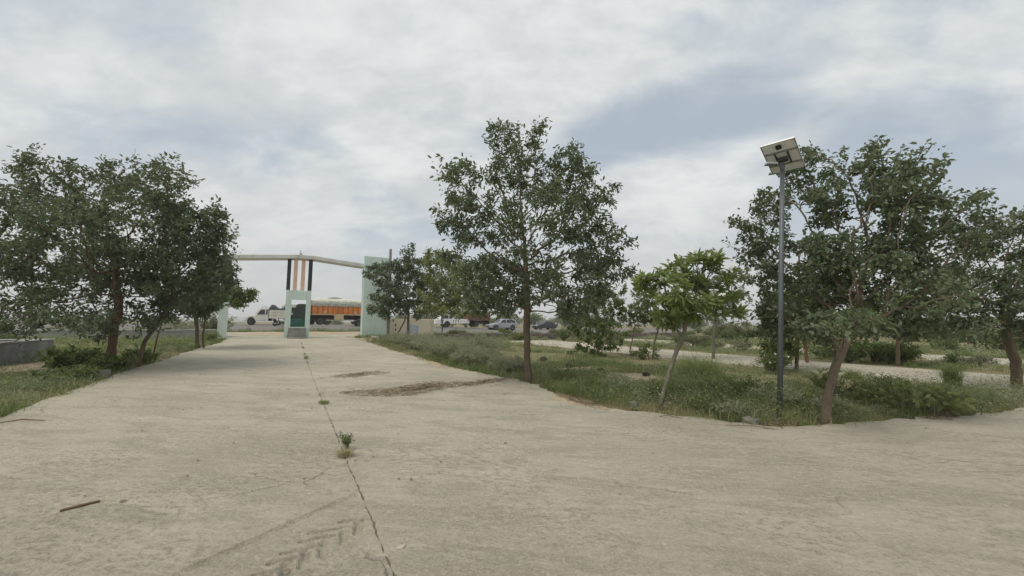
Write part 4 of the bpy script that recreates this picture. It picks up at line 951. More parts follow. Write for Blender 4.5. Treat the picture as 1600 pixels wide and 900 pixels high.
def grass_cover(name, label, n, r0, r1, seed, per, hmin, hmax, mat, thr, w, power=.5, dry=0.):
    s, t, rad, P, r = scatter(n, r0, r1, seed, power)
    lush = vnoise(s + 100, t + 100, 2.3, 3) * .6 + vnoise(s + 50, t + 50, .8, 4) * .4
    lush = lush + .05 * (rad < 11) * (t > 5) * (s > 2)
    edge = on_concrete(s, t, .5); keep = r.uniform(0, 1, len(s)) < np.clip((lush - thr) * 3.2 + .25 + .35 * edge, .04, 1)
    s, t, rad, P, lush = s[keep], t[keep], rad[keep], P[keep], lush[keep]
    k = len(s); P = np.repeat(P, per, 0) + np.concatenate([r.normal(0, .07, (k * per, 2)), np.full((k * per, 1), -.015)], 1)
    rd = np.repeat(rad, per); lu = np.repeat(lush, per); n2 = k * per
    H = (hmin + (hmax - hmin) * np.clip(lu, 0, 1) ** 1.5) * r.uniform(.4, 1.25, n2)
    tint = np.clip(r.normal(.48, .22, n2) + (.5 - lu) * 1.5 + np.repeat((vnoise(s, t, 3.2, 9) - .5) * .9, per), 0, 1)
    tint = np.clip(tint + dry, 0, 1)
    B = blades(P, H, np.maximum(w, rd * .00042) * r.uniform(.7, 1.3, n2), r.uniform(.2, 1.2, n2), r)
    o = link(name, polymesh(name, B.reshape(-1, 3), 4, np.repeat(tint, 2)), M[mat]); tag(o, label, 'grass', kind='stuff')
grass_cover('grass', 'short mixed green and dry grass on the near verges', 15000, 5.5, 17, 1, 12, .05, .30, 'grass', .42, .0032, .9)
grass_cover('grass', 'rough grass over the plots and by the gate', 22000, 15, 46, 2, 9, .07, .36, 'grass', .36, .005, .7)
grass_cover('grass', 'sparse dry straw-coloured stalks in the near verges', 2800, 5.5, 15, 5, 5, .18, .55, 'grass', .30, .0022, .8, dry=.42)
grass_cover('grass', 'thin tall green grass in the near verges', 3000, 5.5, 18, 6, 8, .18, .5, 'grass', .42, .0024, .8)
def weed_cover(name, label, n, r0, r1, seed, per, size, hgt, mat, thr, power=.7, crs=1.0, wl_asp=.36):
    s, t, rad, P, r = scatter(n, r0, r1, seed, power, .22)
    lush = vnoise(s + 30, t + 70, 1.7, 13) * .65 + vnoise(s + 10, t + 20, .6, 14) * .35
    lush = lush + .14 * (rad < 11) * (t > 5) + .08 * on_concrete(s, t, .9)
    keep = lush > thr; s, t, rad, P, lush = s[keep], t[keep], rad[keep], P[keep], lush[keep]
    k = len(s); cr = crs * r.uniform(.1, .3, k) * np.clip(1 + (lush - thr) * 3, 1, 1.8); hh = hgt * r.uniform(.4, 1.2, k) * np.clip((lush - thr) * 4 + .3, .3, 1.2)
    n2 = k * per; a = r.uniform(0, 6.28, n2); q = r.uniform(0, 1, n2) ** .6
    off = np.stack([np.cos(a) * q, np.sin(a) * q], 1) * np.repeat(cr, per)[:, None]; zz = np.repeat(hh, per) * (1 - .7 * q * q) * r.uniform(.1, 1, n2)
    P = np.repeat(P, per, 0); P[:, :2] += off; P[:, 2] += zz
    A = np.concatenate([unit(off + 1e-6) * .7 + r.normal(0, .4, (n2, 2)), r.uniform(-.1, .9, (n2, 1))], 1)
    L = np.maximum(size, np.repeat(rad, per) * .0032) * r.uniform(.6, 1.3, n2)
    tint = np.clip(np.repeat(r.normal(.42, .24, k), per) + r.normal(0, .1, n2), 0, 1)
    o = link(name, leaf_mesh(name, P, A, unit(np.array([0, 0, 1.]) + r.normal(0, .4, (n2, 3))), L, L * wl_asp, tint), M[mat]); tag(o, label, 'weeds', kind='stuff')
weed_cover('weeds', 'scruffy leafy weeds between the grass near the road', 2100, 5.5, 18, 21, 95, .05, .62, 'weed', .46, crs=1.4, wl_asp=.28)
weed_cover('weeds', 'dark leafy weeds in the near verges', 1300, 5.5, 18, 24, 100, .045, .55, 'leaf_mid', .52, crs=1.4)
weed_cover('weeds', 'low small-leaved weeds filling the near verges', 1600, 5.5, 18, 25, 26, .035, .16, 'weed', .5)
weed_cover('weeds', 'pale grey weeds in the near verges', 1200, 5.5, 16, 26, 100, .036, .5, 'weed_grey', .50, crs=1.4)
weed_cover('weeds', 'leafy weeds over the plots behind', 7500, 16, 46, 22, 34, .075, .48, 'weed', .42)
weed_cover('weeds', 'grey green weeds in the rough ground', 4600, 6.5, 46, 23, 40, .052, .46, 'weed_grey', .46)

# far bushes and trees beyond the highway and along the plots
protos = []
for q in range(5):
    r = np.random.default_rng(200 + q); n = 1500
    lob = [(r.normal(0, .3), r.normal(0, .3), .42 + .22 * r.uniform(-.4, 1), r.uniform(.25, .5), r.uniform(.25, .5), r.uniform(.2, .38)) for _ in range(7)]
    Lb = np.array(lob); i = r.integers(0, 7, n); P = Lb[i, :3] + unit(r.normal(size=(n, 3))) * (r.uniform(0, 1, (n, 1)) ** .4) * Lb[i, 3:]; P[:, 2] = np.abs(P[:, 2] - .05) + .02
    L = r.uniform(.05, .11, n)
    me = leaf_mesh('crown', P, unit(r.normal(size=(n, 3))), unit(np.array([0, 0, 1.]) + r.normal(0, .6, (n, 3))), L, L * .6, np.clip(r.normal(.45, .2, n), 0, 1)); me.materials.append(M['leaf_far'] if q % 2 else M['leaf_mid'])
    mb = MB()
    for k in range(5): mb.tube([(0, 0, -.1), (r.normal(0, .08), r.normal(0, .08), .25), tuple(Lb[k, :3])], [.035, .022, .008], 5, cap=False)
    tm = bpy.data.meshes.new('trunk'); tm.from_pydata(mb.v, [], mb.f); tm.materials.append(M['bark']); protos.append((me, tm))
r = np.random.default_rng(300)
def far_bush(s, t, h, wd, label, group, q=None):
    q = int(r.integers(5)) if q is None else q
    o = empty('far_bush', W(s, t), float(r.uniform(0, 6.28))); tag(o, label, 'bush', group); o.scale = (wd, wd, h)
    for nm, me in (('crown', protos[q][0]), ('trunk', protos[q][1])):
        c = bpy.data.objects.new(nm, me); col.objects.link(c); c.parent = o
        if nm == 'crown': c['kind'] = 'stuff'
def far_z(s, t): return 0
FB = 'distant dusty green bush on the plain beyond the highway'
for k in range(64):
    an = R(-50) + R(104) * (k + r.uniform(0, 1)) / 64; d = r.uniform(92, 210)
    x, y = math.sin(an) * d, math.cos(an) * d; s = x * DV[0] + y * DV[1]; t = x * EV[0] + y * EV[1]
    if 46 < s < 88: s = 92
    if -16 < t < 14 and s > 60 and r.uniform() < .75: continue
    h = r.uniform(2.2, 5.5) * (1.25 if t > 20 else .75); far_bush(s, t, h, h * r.uniform(.7, 1.3), FB, 'distant bushes beyond the highway')
FP = 'rough green bush among the plots beyond the second side lane'
for k in range(34):
    t = r.uniform(33, 85); s = r.uniform(2, 33); h = r.uniform(.9, 2.6); far_bush(s, t, h, h * r.uniform(.8, 1.5), FP, 'bushes among the far right plots')
FE = 'low scrubby bush on the highway bank right of the rubble wall'
for k in range(22):
    t = r.uniform(14, 75); s = r.uniform(35.5, 47); h = r.uniform(.6, 1.3); far_bush(s, t, h, h * r.uniform(.9, 1.6), FE, 'bushes on the highway bank')
FM = 'scrubby bush between the two side lanes'
for k in range(16):
    t = r.uniform(22, 27); s = r.uniform(3, 32); h = r.uniform(.5, 1.2); far_bush(s, t, h, h * r.uniform(.8, 1.5), FM, 'bushes between the side lanes')
FL = 'scrubby bush near the low wall left of the gate'
for k in range(16):
    t = r.uniform(-40, -7); s = r.uniform(26, 46); h = r.uniform(.5, 1.3); far_bush(s, t, h, h * r.uniform(.9, 1.6), FL, 'bushes left of the gate')

# ------------------------------------------------------------------ vehicles (local x = forward)
HEAD = math.atan2(-EV[1], -EV[0])
def wheel(root, x, y, rr, w, side, rim='rim'):
    t = MB(); a, b = (y - w / 2, y + w / 2)
    t.lathe_y([(rr * .62, a), (rr * .93, a), (rr, a + w * .18), (rr, b - w * .18), (rr * .93, b), (rr * .62, b)], x, rr, 22); tw = t.build('wheel', M['tyre'], root, smooth=False)
    q = MB(); yo = a - .004 if side < 0 else b + .004; yi = yo + (.05 if side < 0 else -.05)
    q.lathe_y([(rr * .60, yi), (rr * .60, yo), (rr * .5, yo), (rr * .42, yi * .6 + yo * .4), (rr * .15, yi * .6 + yo * .4), (rr * .13, yo)], x, rr, 18); q.build('rim', M[rim], tw)
def panel(root, name, prof, yf, mat, th=.012, both=True):
    for sg in ((-1, 1) if both else (1,)):
        MB().slab(prof, (lambda x, z: sg * (yf(x, z) - .01)), (lambda x, z: sg * (yf(x, z) + th))).build(name, M[mat], root)
def car(name, label, s, t, kind, paint, group='vehicles on the highway'):
    root = empty(name, W(s, t, None, .025), HEAD); tag(root, label, 'car', group)
    if kind == 'suv':
        low = [(-2.3, .42), (-2.32, .75), (-2.25, 1.02), (-1.3, 1.06), (.85, 1.02), (1.0, 1.0), (2.1, .86), (2.3, .72), (2.34, .45), (2.2, .3), (-2.2, .3)]
        top = [(-2.24, 1.0), (-1.95, 1.52), (-1.6, 1.66), (-.2, 1.70), (.35, 1.62), (1.08, .99)]; hwid = .92; wh = (-1.42, 1.42, .36)
        wins = [[(-2.0, 1.08), (-1.8, 1.46), (-1.38, 1.52), (-1.32, 1.08)], [(-1.22, 1.08), (-1.26, 1.53), (-.42, 1.56), (-.36, 1.08)], [(-.26, 1.08), (-.3, 1.56), (.22, 1.52), (.72, 1.08)]]
        doors = [[(-1.25, .42), (-1.28, 1.05), (-.33, 1.04), (-.33, .42)], [(-.30, .42), (-.30, 1.04), (.72, 1.02), (.72, .42)]]
    else:
        low = [(-2.15, .38), (-2.2, .7), (-2.1, .95), (-1.5, .98), (.75, .93), (1.9, .78), (2.12, .62), (2.14, .4), (2.0, .24), (-2.05, .24)]
        top = [(-1.85, .95), (-1.2, 1.36), (-.6, 1.46), (.1, 1.44), (.9, .91)]; hwid = .86; wh = (-1.3, 1.32, .31)
        wins = [[(-1.5, 1.0), (-1.1, 1.3), (-.52, 1.38), (-.48, 1.0)], [(-.4, 1.0), (-.42, 1.38), (.06, 1.36), (.62, .98)]]
        doors = [[(-1.2, .36), (-1.2, .95), (-.45, .95), (-.45, .36)], [(-.42, .36), (-.42, .95), (.62, .92), (.62, .36)]]
    zb = .95
    wf = lambda x, z: hwid * (1 - .05 * ss(1.6, 2.35, abs(x))) * (1 - .03 * ss(.5, .2, z))
    wt = lambda x, z: hwid - .03 - .20 * max(0, z - zb)
    MB().prism(low, wf).build('body', M[paint], root, bevel=.06, seg=3)
    MB().prism(top, wt).build('cabin', M[paint], root, bevel=.05, seg=3)
    for w_ in wins: panel(root, 'side_window', w_, wt, 'glass')
    for d_ in doors: panel(root, 'door', d_, lambda x, z: hwid - .004, paint, .008)
    # windscreen and rear glass
    fx0, fx1 = top[-2], top[-1]; k = lambda a, b, f: (a[0] + (b[0] - a[0]) * f, a[1] + (b[1] - a[1]) * f)
    for nm, a, b in (('windscreen', fx0, fx1), ('rear_window', top[1], top[0])):
        p0, p1 = k(a, b, .12), k(a, b, .85); sg = 1 if nm == 'windscreen' else -1
        MB().add([(p0[0] + .012 * sg, -wt(*p0) + .08, p0[1] + .012), (p1[0] + .012 * sg, -wt(*p1) + .08, p1[1] + .012), (p1[0] + .012 * sg, wt(*p1) - .08, p1[1] + .012), (p0[0] + .012 * sg, wt(*p0) - .08, p0[1] + .012),
                  (p0[0] - .03 * sg, -wt(*p0) + .08, p0[1] - .03), (p1[0] - .03 * sg, -wt(*p1) + .08, p1[1] - .03), (p1[0] - .03 * sg, wt(*p1) - .08, p1[1] - .03), (p0[0] - .03 * sg, wt(*p0) - .08, p0[1] - .03)],
                 [(0, 1, 2, 3), (7, 6, 5, 4), (0, 4, 5, 1), (1, 5, 6, 2), (2, 6, 7, 3), (3, 7, 4, 0)]).build(nm, M['glass'], root)
    for sg in (-1, 1):
        xe = low[7][0] if kind == 'suv' else low[6][0]
        MB().box(xe - .38, xe + .012, sg * hwid * .62 - .17, sg * hwid * .62 + .22 * sg + .02, .62 if kind != 'suv' else .68, .76 if kind != 'suv' else .85).build('headlight', M['lamp_glass'], root, bevel=.03)
        MB().box(-2.33 if kind == 'suv' else -2.22, -2.1, sg * (hwid - .22) - .12, sg * (hwid - .22) + .12, .8, .98).build('tail_light', M['orange_lamp'], root, bevel=.03)
        MB().box(.62, .8, sg * (hwid + .1) - .09, sg * (hwid + .1) + .09, 1.0, 1.14).build('mirror', M[paint], root, bevel=.03)
        for x in wh[:2]:
            MB().lathe_y([(wh[2] * 1.18, sg * hwid - .16 * sg), (wh[2] * 1.18, sg * (hwid + .012))] if sg > 0 else [(wh[2] * 1.18, sg * (hwid + .012)), (wh[2] * 1.18, sg * hwid - .16 * sg)], x, wh[2], 22).build('wheel_arch', M['chassis'], root)
            wheel(root, x, sg * (hwid - .07), wh[2], .22, sg)
    MB().box(low[7][0] - .1, low[7][0] + (.03 if kind == 'suv' else .05), -.5, .5, .42, .62).build('grille', M['chassis'], root, bevel=.02)
    if kind == 'suv':
        for sg in (-1, 1): MB().tube([(-1.6, sg * .62, 1.70), (-1.5, sg * .62, 1.76), (-.1, sg * .62, 1.78), (0, sg * .62, 1.71)], .018, 6).build('roof_rail', M['dark_metal'], root)
    return root
car('silver_suv', 'silver sport utility car on the highway behind the rubble wall', 54, 28.2, 'suv', 'silver')
car('black_car', 'black car partly hidden by the right gate tower, in front of the orange truck', 56.5, 9.25, 'sedan', 'black_paint')
car('grey_car', 'dark grey car behind the tall tree trunk', 60, 40.0, 'sedan', 'grey_paint')
car('white_car', 'small white car far off at the right', 55, 128, 'sedan', 'pure_white')

def pickup(s, t):
    root = empty('pickup_truck', W(s, t, None, .025), HEAD); tag(root, 'cream pickup with canopy body and dark tarpaulin bundle left of the gate booth', 'pickup', 'vehicles on the highway')
    hwid = .85
    hood = [(.72, .42), (.72, 1.05), (1.75, .98), (2.12, .88), (2.2, .72), (2.2, .42)]
    MB().prism(hood, .80).build('bonnet', M['white_paint'], root, bevel=.07, seg=3)
    cabp = [(-.55, .42), (-.55, 1.75), (-.4, 1.84), (.35, 1.84), (.5, 1.78), (.98, 1.04), (.98, .42)]
    wt = lambda x, z: hwid - .10 * max(0, z - 1.05)
    MB().prism(cabp, wt).build('cab', M['white_paint'], root, bevel=.05, seg=3)
    panel(root, 'side_window', [(-.12, 1.12), (-.12, 1.66), (.36, 1.66), (.74, 1.12)], wt, 'glass')
    panel(root, 'side_window', [(-.44, 1.12), (-.44, 1.66), (-.26, 1.66), (-.26, 1.12)], wt, 'glass')
    panel(root, 'door', [(-.2, .5), (-.2, 1.08), (.82, 1.06), (.82, .5)], lambda x, z: hwid - .004, 'white_paint', .008)
    MB().add([(.56, -.66, 1.72), (.97, -.72, 1.12), (.97, .72, 1.12), (.56, .66, 1.72), (.50, -.66, 1.70), (.90, -.72, 1.10), (.90, .72, 1.10), (.50, .66, 1.70)], [(0, 1, 2, 3), (7, 6, 5, 4), (0, 4, 5, 1), (1, 5, 6, 2), (2, 6, 7, 3), (3, 7, 4, 0)]).build('windscreen', M['glass'], root)
    MB().box(-2.95, -.62, -.88, .88, .72, 1.72).build('cargo_body', M['white_paint'], root, bevel=.03)
    for z in (1.02, 1.30): MB().box(-2.93, -.64, -.905, -.878, z, z + .05).build('side_rail', M['truck_cream'], root); MB().box(-2.93, -.64, .878, .905, z, z + .05).build('side_rail', M['truck_cream'], root)
    MB().box(-2.9, 1.9, -.42, .42, .42, .70).build('chassis', M['chassis'], root)
    r = np.random.default_rng(6); n, m = 16, 8; vs = []; fs = []
    for i in range(n + 1):
        x = -2.85 + 2.3 * i / n; h = .34 + .22 * math.sin(i * .55 + 1.2) * .6 + .16 * ss(8, 14, i) - .22 * ss(14, 16, i) - .15 * (1 - ss(0, 2, i))
        for j in range(m + 1):
            a = math.pi * j / m; vs.append((x + r.normal(0, .015), -.93 * math.cos(a), 1.66 + max(0, h) * math.sin(a) ** .7 + r.normal(0, .025) * math.sin(a)))
    for i in range(n):
        for j in range(m): q = i * (m + 1) + j; fs.append((q, q + 1, q + m + 2, q + m + 1))
    fs += [tuple(range(m + 1)), tuple(reversed(range(n * (m + 1), (n + 1) * (m + 1))))]
    MB().add(vs, fs).build('tarpaulin_bundle', M['tarp_dark'], root)
    rk = MB(); 
    for x in (-.3, .25): rk.tube([(x, -.6, 1.85), (x, -.6, 1.98), (x, .6, 1.98), (x, .6, 1.85)], .02, 6)
    for y in (-.6, 0, .6): rk.tube([(-.35, y, 1.99), (.35, y, 1.99)], .018, 6)
    rk.build('roof_rack', M['frame_metal'], root)
    for sg in (-1, 1):
        MB().box(2.08, 2.215, sg * .58 - .11, sg * .58 + .11, .66, .84).build('headlight', M['lamp_glass'], root, bevel=.03)
        MB().box(.55, .65, sg * .98 - .1, sg * .98 + .1, 1.1, 1.32).build('mirror', M['chassis'], root, bevel=.02)
        for x, q in ((1.42, .36), (-1.75, .36)):
            MB().lathe_y([(q * 1.22, sg * .6), (q * 1.22, sg * .868)] if sg > 0 else [(q * 1.22, sg * .868), (q * 1.22, sg * .6)], x, q + .03, 20).build('wheel_arch', M['chassis'], root)
            wheel(root, x, sg * .77, q, .22, sg, 'rim_dull')
    MB().box(2.18, 2.27, -.82, .82, .42, .58).build('bumper', M['white_paint'], root, bevel=.03)
    root.scale = (.92, 1.1, 1.14)
    return root
pickup(60, -2.95)

def box_van(s, t):
    root = empty('white_van', W(s, t, None, .025), HEAD); tag(root, 'tall white van roof showing behind the pickup beside the gate booth', 'van', 'vehicles on the highway')
    p = [(-2.6, .45), (-2.65, 2.6), (-2.5, 2.95), (1.9, 3.0), (2.25, 2.7), (2.6, 1.4), (2.62, .45)]
    MB().prism(p, .95).build('body', M['pure_white'], root, bevel=.1, seg=3)
    panel(root, 'side_window', [(-2.4, 1.7), (-2.4, 2.45), (1.0, 2.45), (1.0, 1.7)], lambda x, z: .95, 'glass')
    panel(root, 'side_window', [(1.15, 1.7), (1.15, 2.45), (1.9, 2.45), (2.2, 1.7)], lambda x, z: .95, 'glass')
    for sg in (-1, 1):
        for x in (-1.7, 1.7): wheel(root, x, sg * .86, .38, .24, sg)
box_van(66.5, 1.1)

def cargo_truck(s, t):
    root = empty('cargo_truck', W(s, t, None, .025), HEAD); tag(root, 'orange cargo truck covered with grey and sand tarpaulin behind the gate', 'truck', 'vehicles on the highway')
    # cargo body from x=-9 to 0, cab ahead of it
    MB().box(-8.2, 0, -1.2, 1.2, 1.55, 2.72).build('cargo_body', M['truck_orange'], root, bevel=.02)
    n = 13
    for sg in (-1, 1):
        for i in range(n):
            x = -8.15 + 8.1 * i / (n - 1); MB().box(x - .06, x + .06, sg * 1.2 - .045, sg * 1.2 + .045, 1.5, 2.74).build('stake', M['truck_stake'], root, bevel=.015, seg=1)
        for i in range(n - 1):
            x = -8.15 + 8.1 * (i + .5) / (n - 1); MB().box(x - .22, x + .22, sg * 1.2 - .018, sg * 1.2 + .018, 1.66, 1.95).build('side_panel', M['truck_cream'] if i % 6 == 3 else M['truck_orange'], root, bevel=.01, seg=1)
    MB().box(-8.25, .05, -1.25, 1.25, 1.40, 1.54).build('side_rail', M['truck_cream'], root, bevel=.01)
    MB().box(-8.1, 2.6, -.45, .45, .75, 1.38).build('chassis', M['chassis'], root)
    MB().box(-4.2, -2.9, 1.02, 1.28, .72, 1.38).build('tool_box', M['truck_cream'], root, bevel=.03)
    MB().box(-4.2, -2.9, -1.28, -1.02, .72, 1.38).build('tool_box', M['truck_cream'], root, bevel=.03)
    MB().box(-5.8, -1.9, 1.14, 1.2, .62, .72).build('side_guard', M['truck_cream'], root); MB().box(-5.8, -1.9, -1.2, -1.14, .62, .72).build('side_guard', M['truck_cream'], root)
    r = np.random.default_rng(9)
    # grey skirt of the tarpaulin with zigzag hem on each side, sand crown over the load
    for sg in (-1, 1):
        m_, k = MB(), 26; up_, lo_ = [], []
        for i in range(k + 1):
            x = -8.3 + 8.4 * i / k; hem = 2.72 - .05 * abs(math.sin(i * .62)) - r.uniform(0, .05); up_.append((x, sg * (1.05 + r.normal(0, .02)), 3.36 + .05 * math.sin(i * .8))); lo_.append((x, sg * (1.27 + .03 * math.sin(i * 1.9)), hem))
        md = [(a[0], sg * (1.24 + .04 * math.sin(i * 2.4)), 3.02 + .04 * math.sin(i * 1.1)) for i, a in enumerate(up_)]
        vs = up_ + md + lo_; fs = []
        for i in range(k):
            for row in (0, 1): a = row * (k + 1) + i; fs.append((a, a + 1, a + k + 2, a + k + 1) if sg < 0 else (a + k + 1, a + k + 2, a + 1, a))
        o = m_.add(vs, fs).build('tarpaulin_skirt', M['tarp_grey'], root); sm = o.modifiers.new('thick', 'SOLIDIFY'); sm.thickness = .02
    vs, fs = [], []; n, m = 24, 8
    for i in range(n + 1):
        x = -8.25 + 8.3 * i / n; h = .50 + .05 * math.sin(i * .7) - .3 * (1 - ss(0, 2, i)) - .2 * ss(22, 24, i)
        for j in range(m + 1): a = math.pi * j / m; vs.append((x, -1.1 * math.cos(a), 3.28 + h * math.sin(a) ** .35 + r.normal(0, .015)))
    for i in range(n):
        for j in range(m): q = i * (m + 1) + j; fs.append((q, q + 1, q + m + 2, q + m + 1))
    fs += [tuple(range(m + 1)), tuple(reversed(range(n * (m + 1), (n + 1) * (m + 1))))]
    MB().add(vs, fs).build('tarpaulin_top', M['tarp_cream'], root, smooth=True)
    bd = MB()
    for k in range(9): x = -3.9 + .22 * k + r.normal(0, .05); bd.box(x - .22, x + .22, -.3 + r.normal(0, .1), .3, 3.74, 3.9 + .16 * math.sin(k * .4), .6)
    bd.build('rope_bundle', M['tarp_grey'], root, bevel=.04)
    cabp = [(.12, .8), (.12, 2.75), (.3, 2.9), (1.7, 2.9), (1.95, 2.7), (2.3, 1.7), (2.35, .6), (1.0, .6)]
    MB().prism(cabp, 1.15).build('cab', M['cloth_green'], root, bevel=.06)
    panel(root, 'side_window', [(.6, 1.75), (.6, 2.45), (1.7, 2.45), (1.95, 1.75)], lambda x, z: 1.15, 'glass')
    panel(root, 'door', [(.5, .8), (.5, 1.7), (2.0, 1.7), (2.05, .8)], lambda x, z: 1.15, 'cloth_green')
    MB().box(.02, .4, -1.2, 1.2, 2.7, 3.5, .8).build('headboard', M['truck_orange'], root, bevel=.05); MB().box(.1, .5, -1.18, 1.18, 1.6, 2.7).build('cab_back', M['truck_orange'], root, bevel=.04)
    for sg in (-1, 1):
        for x in (1.5, -1.15, -2.05, -6.4, -7.5): wheel(root, x, sg * 1.0, .52, .3, sg, 'rim_dull')
cargo_truck(64, 2.6)

def crew_truck(s, t):
    root = empty('light_truck', W(s, t, None, .12), HEAD); tag(root, 'white cab truck with rusty brown cargo body behind the yellowish sapling', 'truck', 'vehicles on the highway')
    wt = lambda x, z: .88 - .12 * max(0, z - 1.1)
    MB().prism([(-4.2, .5), (-4.2, 1.12), (-1.8, 1.12), (-1.6, 1.8), (-.1, 1.84), (.45, 1.15), (.95, 1.08), (1.0, .45), (.8, .38)], wt).build('cab', M['pure_white'], root, bevel=.05, seg=3)
    for w_ in ([(-1.45, 1.2), (-1.42, 1.68), (-.95, 1.7), (-.95, 1.2)], [(-.85, 1.2), (-.85, 1.7), (-.2, 1.7), (.12, 1.2)]): panel(root, 'side_window', w_, wt, 'glass')
    panel(root, 'door', [(-.9, .5), (-.9, 1.14), (.15, 1.14), (.15, .5)], lambda x, z: .876, 'pure_white', .008)
    MB().box(-7.6, -3.9, -1.08, 1.08, .95, 2.25).build('cargo_body', M['rust_box'], root, bevel=.03)
    for sg in (-1, 1):
        for i in range(7): x = -7.5 + .58 * i; MB().box(x - .04, x + .04, sg * 1.08 - .03, sg * 1.08 + .03, .95, 2.28).build('stake', M['rust_box'], root)
        MB().box(.9, 1.03, sg * .6 - .14, sg * .6 + .14, .72, .9).build('headlight', M['orange_lamp'], root, bevel=.02)
        MB().lathe_y([(.46, sg * .6), (.46, sg * .892)] if sg > 0 else [(.46, sg * .892), (.46, sg * .6)], -.65, .40, 20).build('wheel_arch', M['chassis'], root)
        wheel(root, -.65, sg * .8, .37, .22, sg, 'rim_dull'); wheel(root, -5.3, sg * .92, .46, .28, sg, 'rim_dull')
    MB().box(-7.5, .2, -.4, .4, .5, .93).build('chassis', M['chassis'], root)
    MB().box(-7.5, -7.3, -1.0, 1.0, .35, .9).build('mud_flap', M['chassis'], root)
crew_truck(57, 19.6)

def motorbike(s, t):
    root = empty('motorcycle', W(s, t, None, .025), HEAD); tag(root, 'white motorcycle passing beside the gate booth in front of the pickup', 'motorcycle', 'vehicles on the highway')
    for x in (-.62, .66):
        w_ = MB(); w_.lathe_y([(.22, -.05), (.30, -.05), (.31, 0), (.30, .05), (.22, .05)], x, .31, 20); o = w_.build('wheel', M['tyre'], root)
        MB().lathe_y([(.215, -.02), (.215, .02)], x, .31, 16).build('rim', M['rim'], o)
    MB().tube([(.66, 0, .31), (.42, 0, .78), (.34, 0, 1.02)], [.035, .04, .03], 8).build('fork', M['frame_metal'], root)
    MB().prism([(-.35, .55), (-.2, .86), (.30, .90), (.36, .72), (.1, .55)], .13).build('fuel_tank', M['pure_white'], root, bevel=.06, seg=3)
    MB().prism([(-.85, .78), (-.8, .88), (-.15, .84), (-.15, .74)], .13).build('seat', M['chassis'], root, bevel=.03)
    MB().prism([(.40, .72), (.44, 1.12), (.52, 1.15), (.62, .8)], .16).build('fairing', M['pure_white'], root, bevel=.04)
    MB().box(-.32, .28, -.16, .16, .26, .56).build('engine', M['dark_metal'], root, bevel=.04)
    MB().tube([(.36, -.36, 1.06), (.38, 0, 1.0), (.36, .36, 1.06)], .018, 6).build('handlebar', M['chassis'], root)
    MB().tube([(.95, .2, .45), (1.0, .2, .75), (.75, .22, .95), (.35, .24, .6), (.3, .24, .35), (.8, .22, .3), (.95, .2, .45)], .03, 8).build('crash_guard', M['pure_white'], root)
motorbike(56.2, -.9)

# ------------------------------------------------------------------ small things on and beside the road
def rock(name, label, s, t, size, mat, seed, cat='stone', dz=.0, boxy=False, group=None):
    r = np.random.default_rng(seed); import bmesh
    bm = bmesh.new(); bmesh.ops.create_icosphere(bm, subdivisions=2, radius=1) if not boxy else (bmesh.ops.create_cube(bm, size=2), bmesh.ops.subdivide_edges(bm, edges=bm.edges[:], cuts=2, use_grid_fill=True))
    ph = r.uniform(0, 6.28, 6)
    for v in bm.verts:
        p = v.co; k = 1 + (.05 if boxy else .16) * math.sin(p.x * 2.3 + ph[0]) * math.sin(p.y * 2.9 + ph[1]) + (.03 if boxy else .1) * math.sin(p.z * 4 + ph[2] + p.x * 3) + r.normal(0, .012); v.co = Vector((p.x * size[0], p.y * size[1], p.z * size[2])) * k
    me = bpy.data.meshes.new(name); bm.to_mesh(me); bm.free()
    o = link(name, me, M[mat]); o.location = W(s, t, None, dz + size[2] * .55); o.rotation_euler = (0, 0, r.uniform(0, 3)); tag(o, label, cat, group)
    if boxy: b = o.modifiers.new('bevel', 'BEVEL'); b.width = min(size) * .3; b.segments = 2
    return o
rock('concrete_block', 'rough grey concrete block at the road corner before the lamp post', 3.98, 6.75, (.11, .09, .07), 'stone', 1, 'block', .02, True)
rock('concrete_block', 'pale stone block in the grass left of the leaning bright tree', 5.95, 6.12, (.09, .07, .05), 'stone', 2, 'block', .03, True)
rock('concrete_block', 'small cement block at the left road edge under the reddish trunk', 15.6, -4.6, (.2, .12, .12), 'stone', 3, 'block', .05, True)
rock('concrete_block', 'pale cement block beside the cement pole', 29.3, 5.3, (.3, .25, .18), 'stone_pale', 4, 'block', .05, True)
rock('stone', 'tan rock in the grass behind the thick leaning trunk', 5.2, 10.6, (.12, .1, .08), 'sand', 5, dz=.05)
rock('stone', 'pale rock in the left grass beside the earth patch', 17.6, -8.0, (.35, .28, .16), 'stone_pale', 6, dz=.05)
rock('stone', 'pale rock at the left edge of the view before the cement tank', 15.9, -8.1, (.25, .22, .15), 'stone_pale', 7, dz=.05)
for i, (s, t, lab) in enumerate([(14.5, 9.6, 'largest black lump in the grass right of the tall trunk'), (12.9, 9.9, 'black lump in the grass nearer the side lane'), (12.0, 9.1, 'black lump in the grass in the middle of the plot'), (10.4, 9.2, 'small black lump in the short grass'), (9.0, 9.8, 'black lump nearest the leaning bright tree')]):
    rock('black_lump', lab, s, t, (.18 - .02 * i, .14, .12 - .012 * i), 'stone_black', 10 + i, 'lump', .06, group='black lumps in the grass')
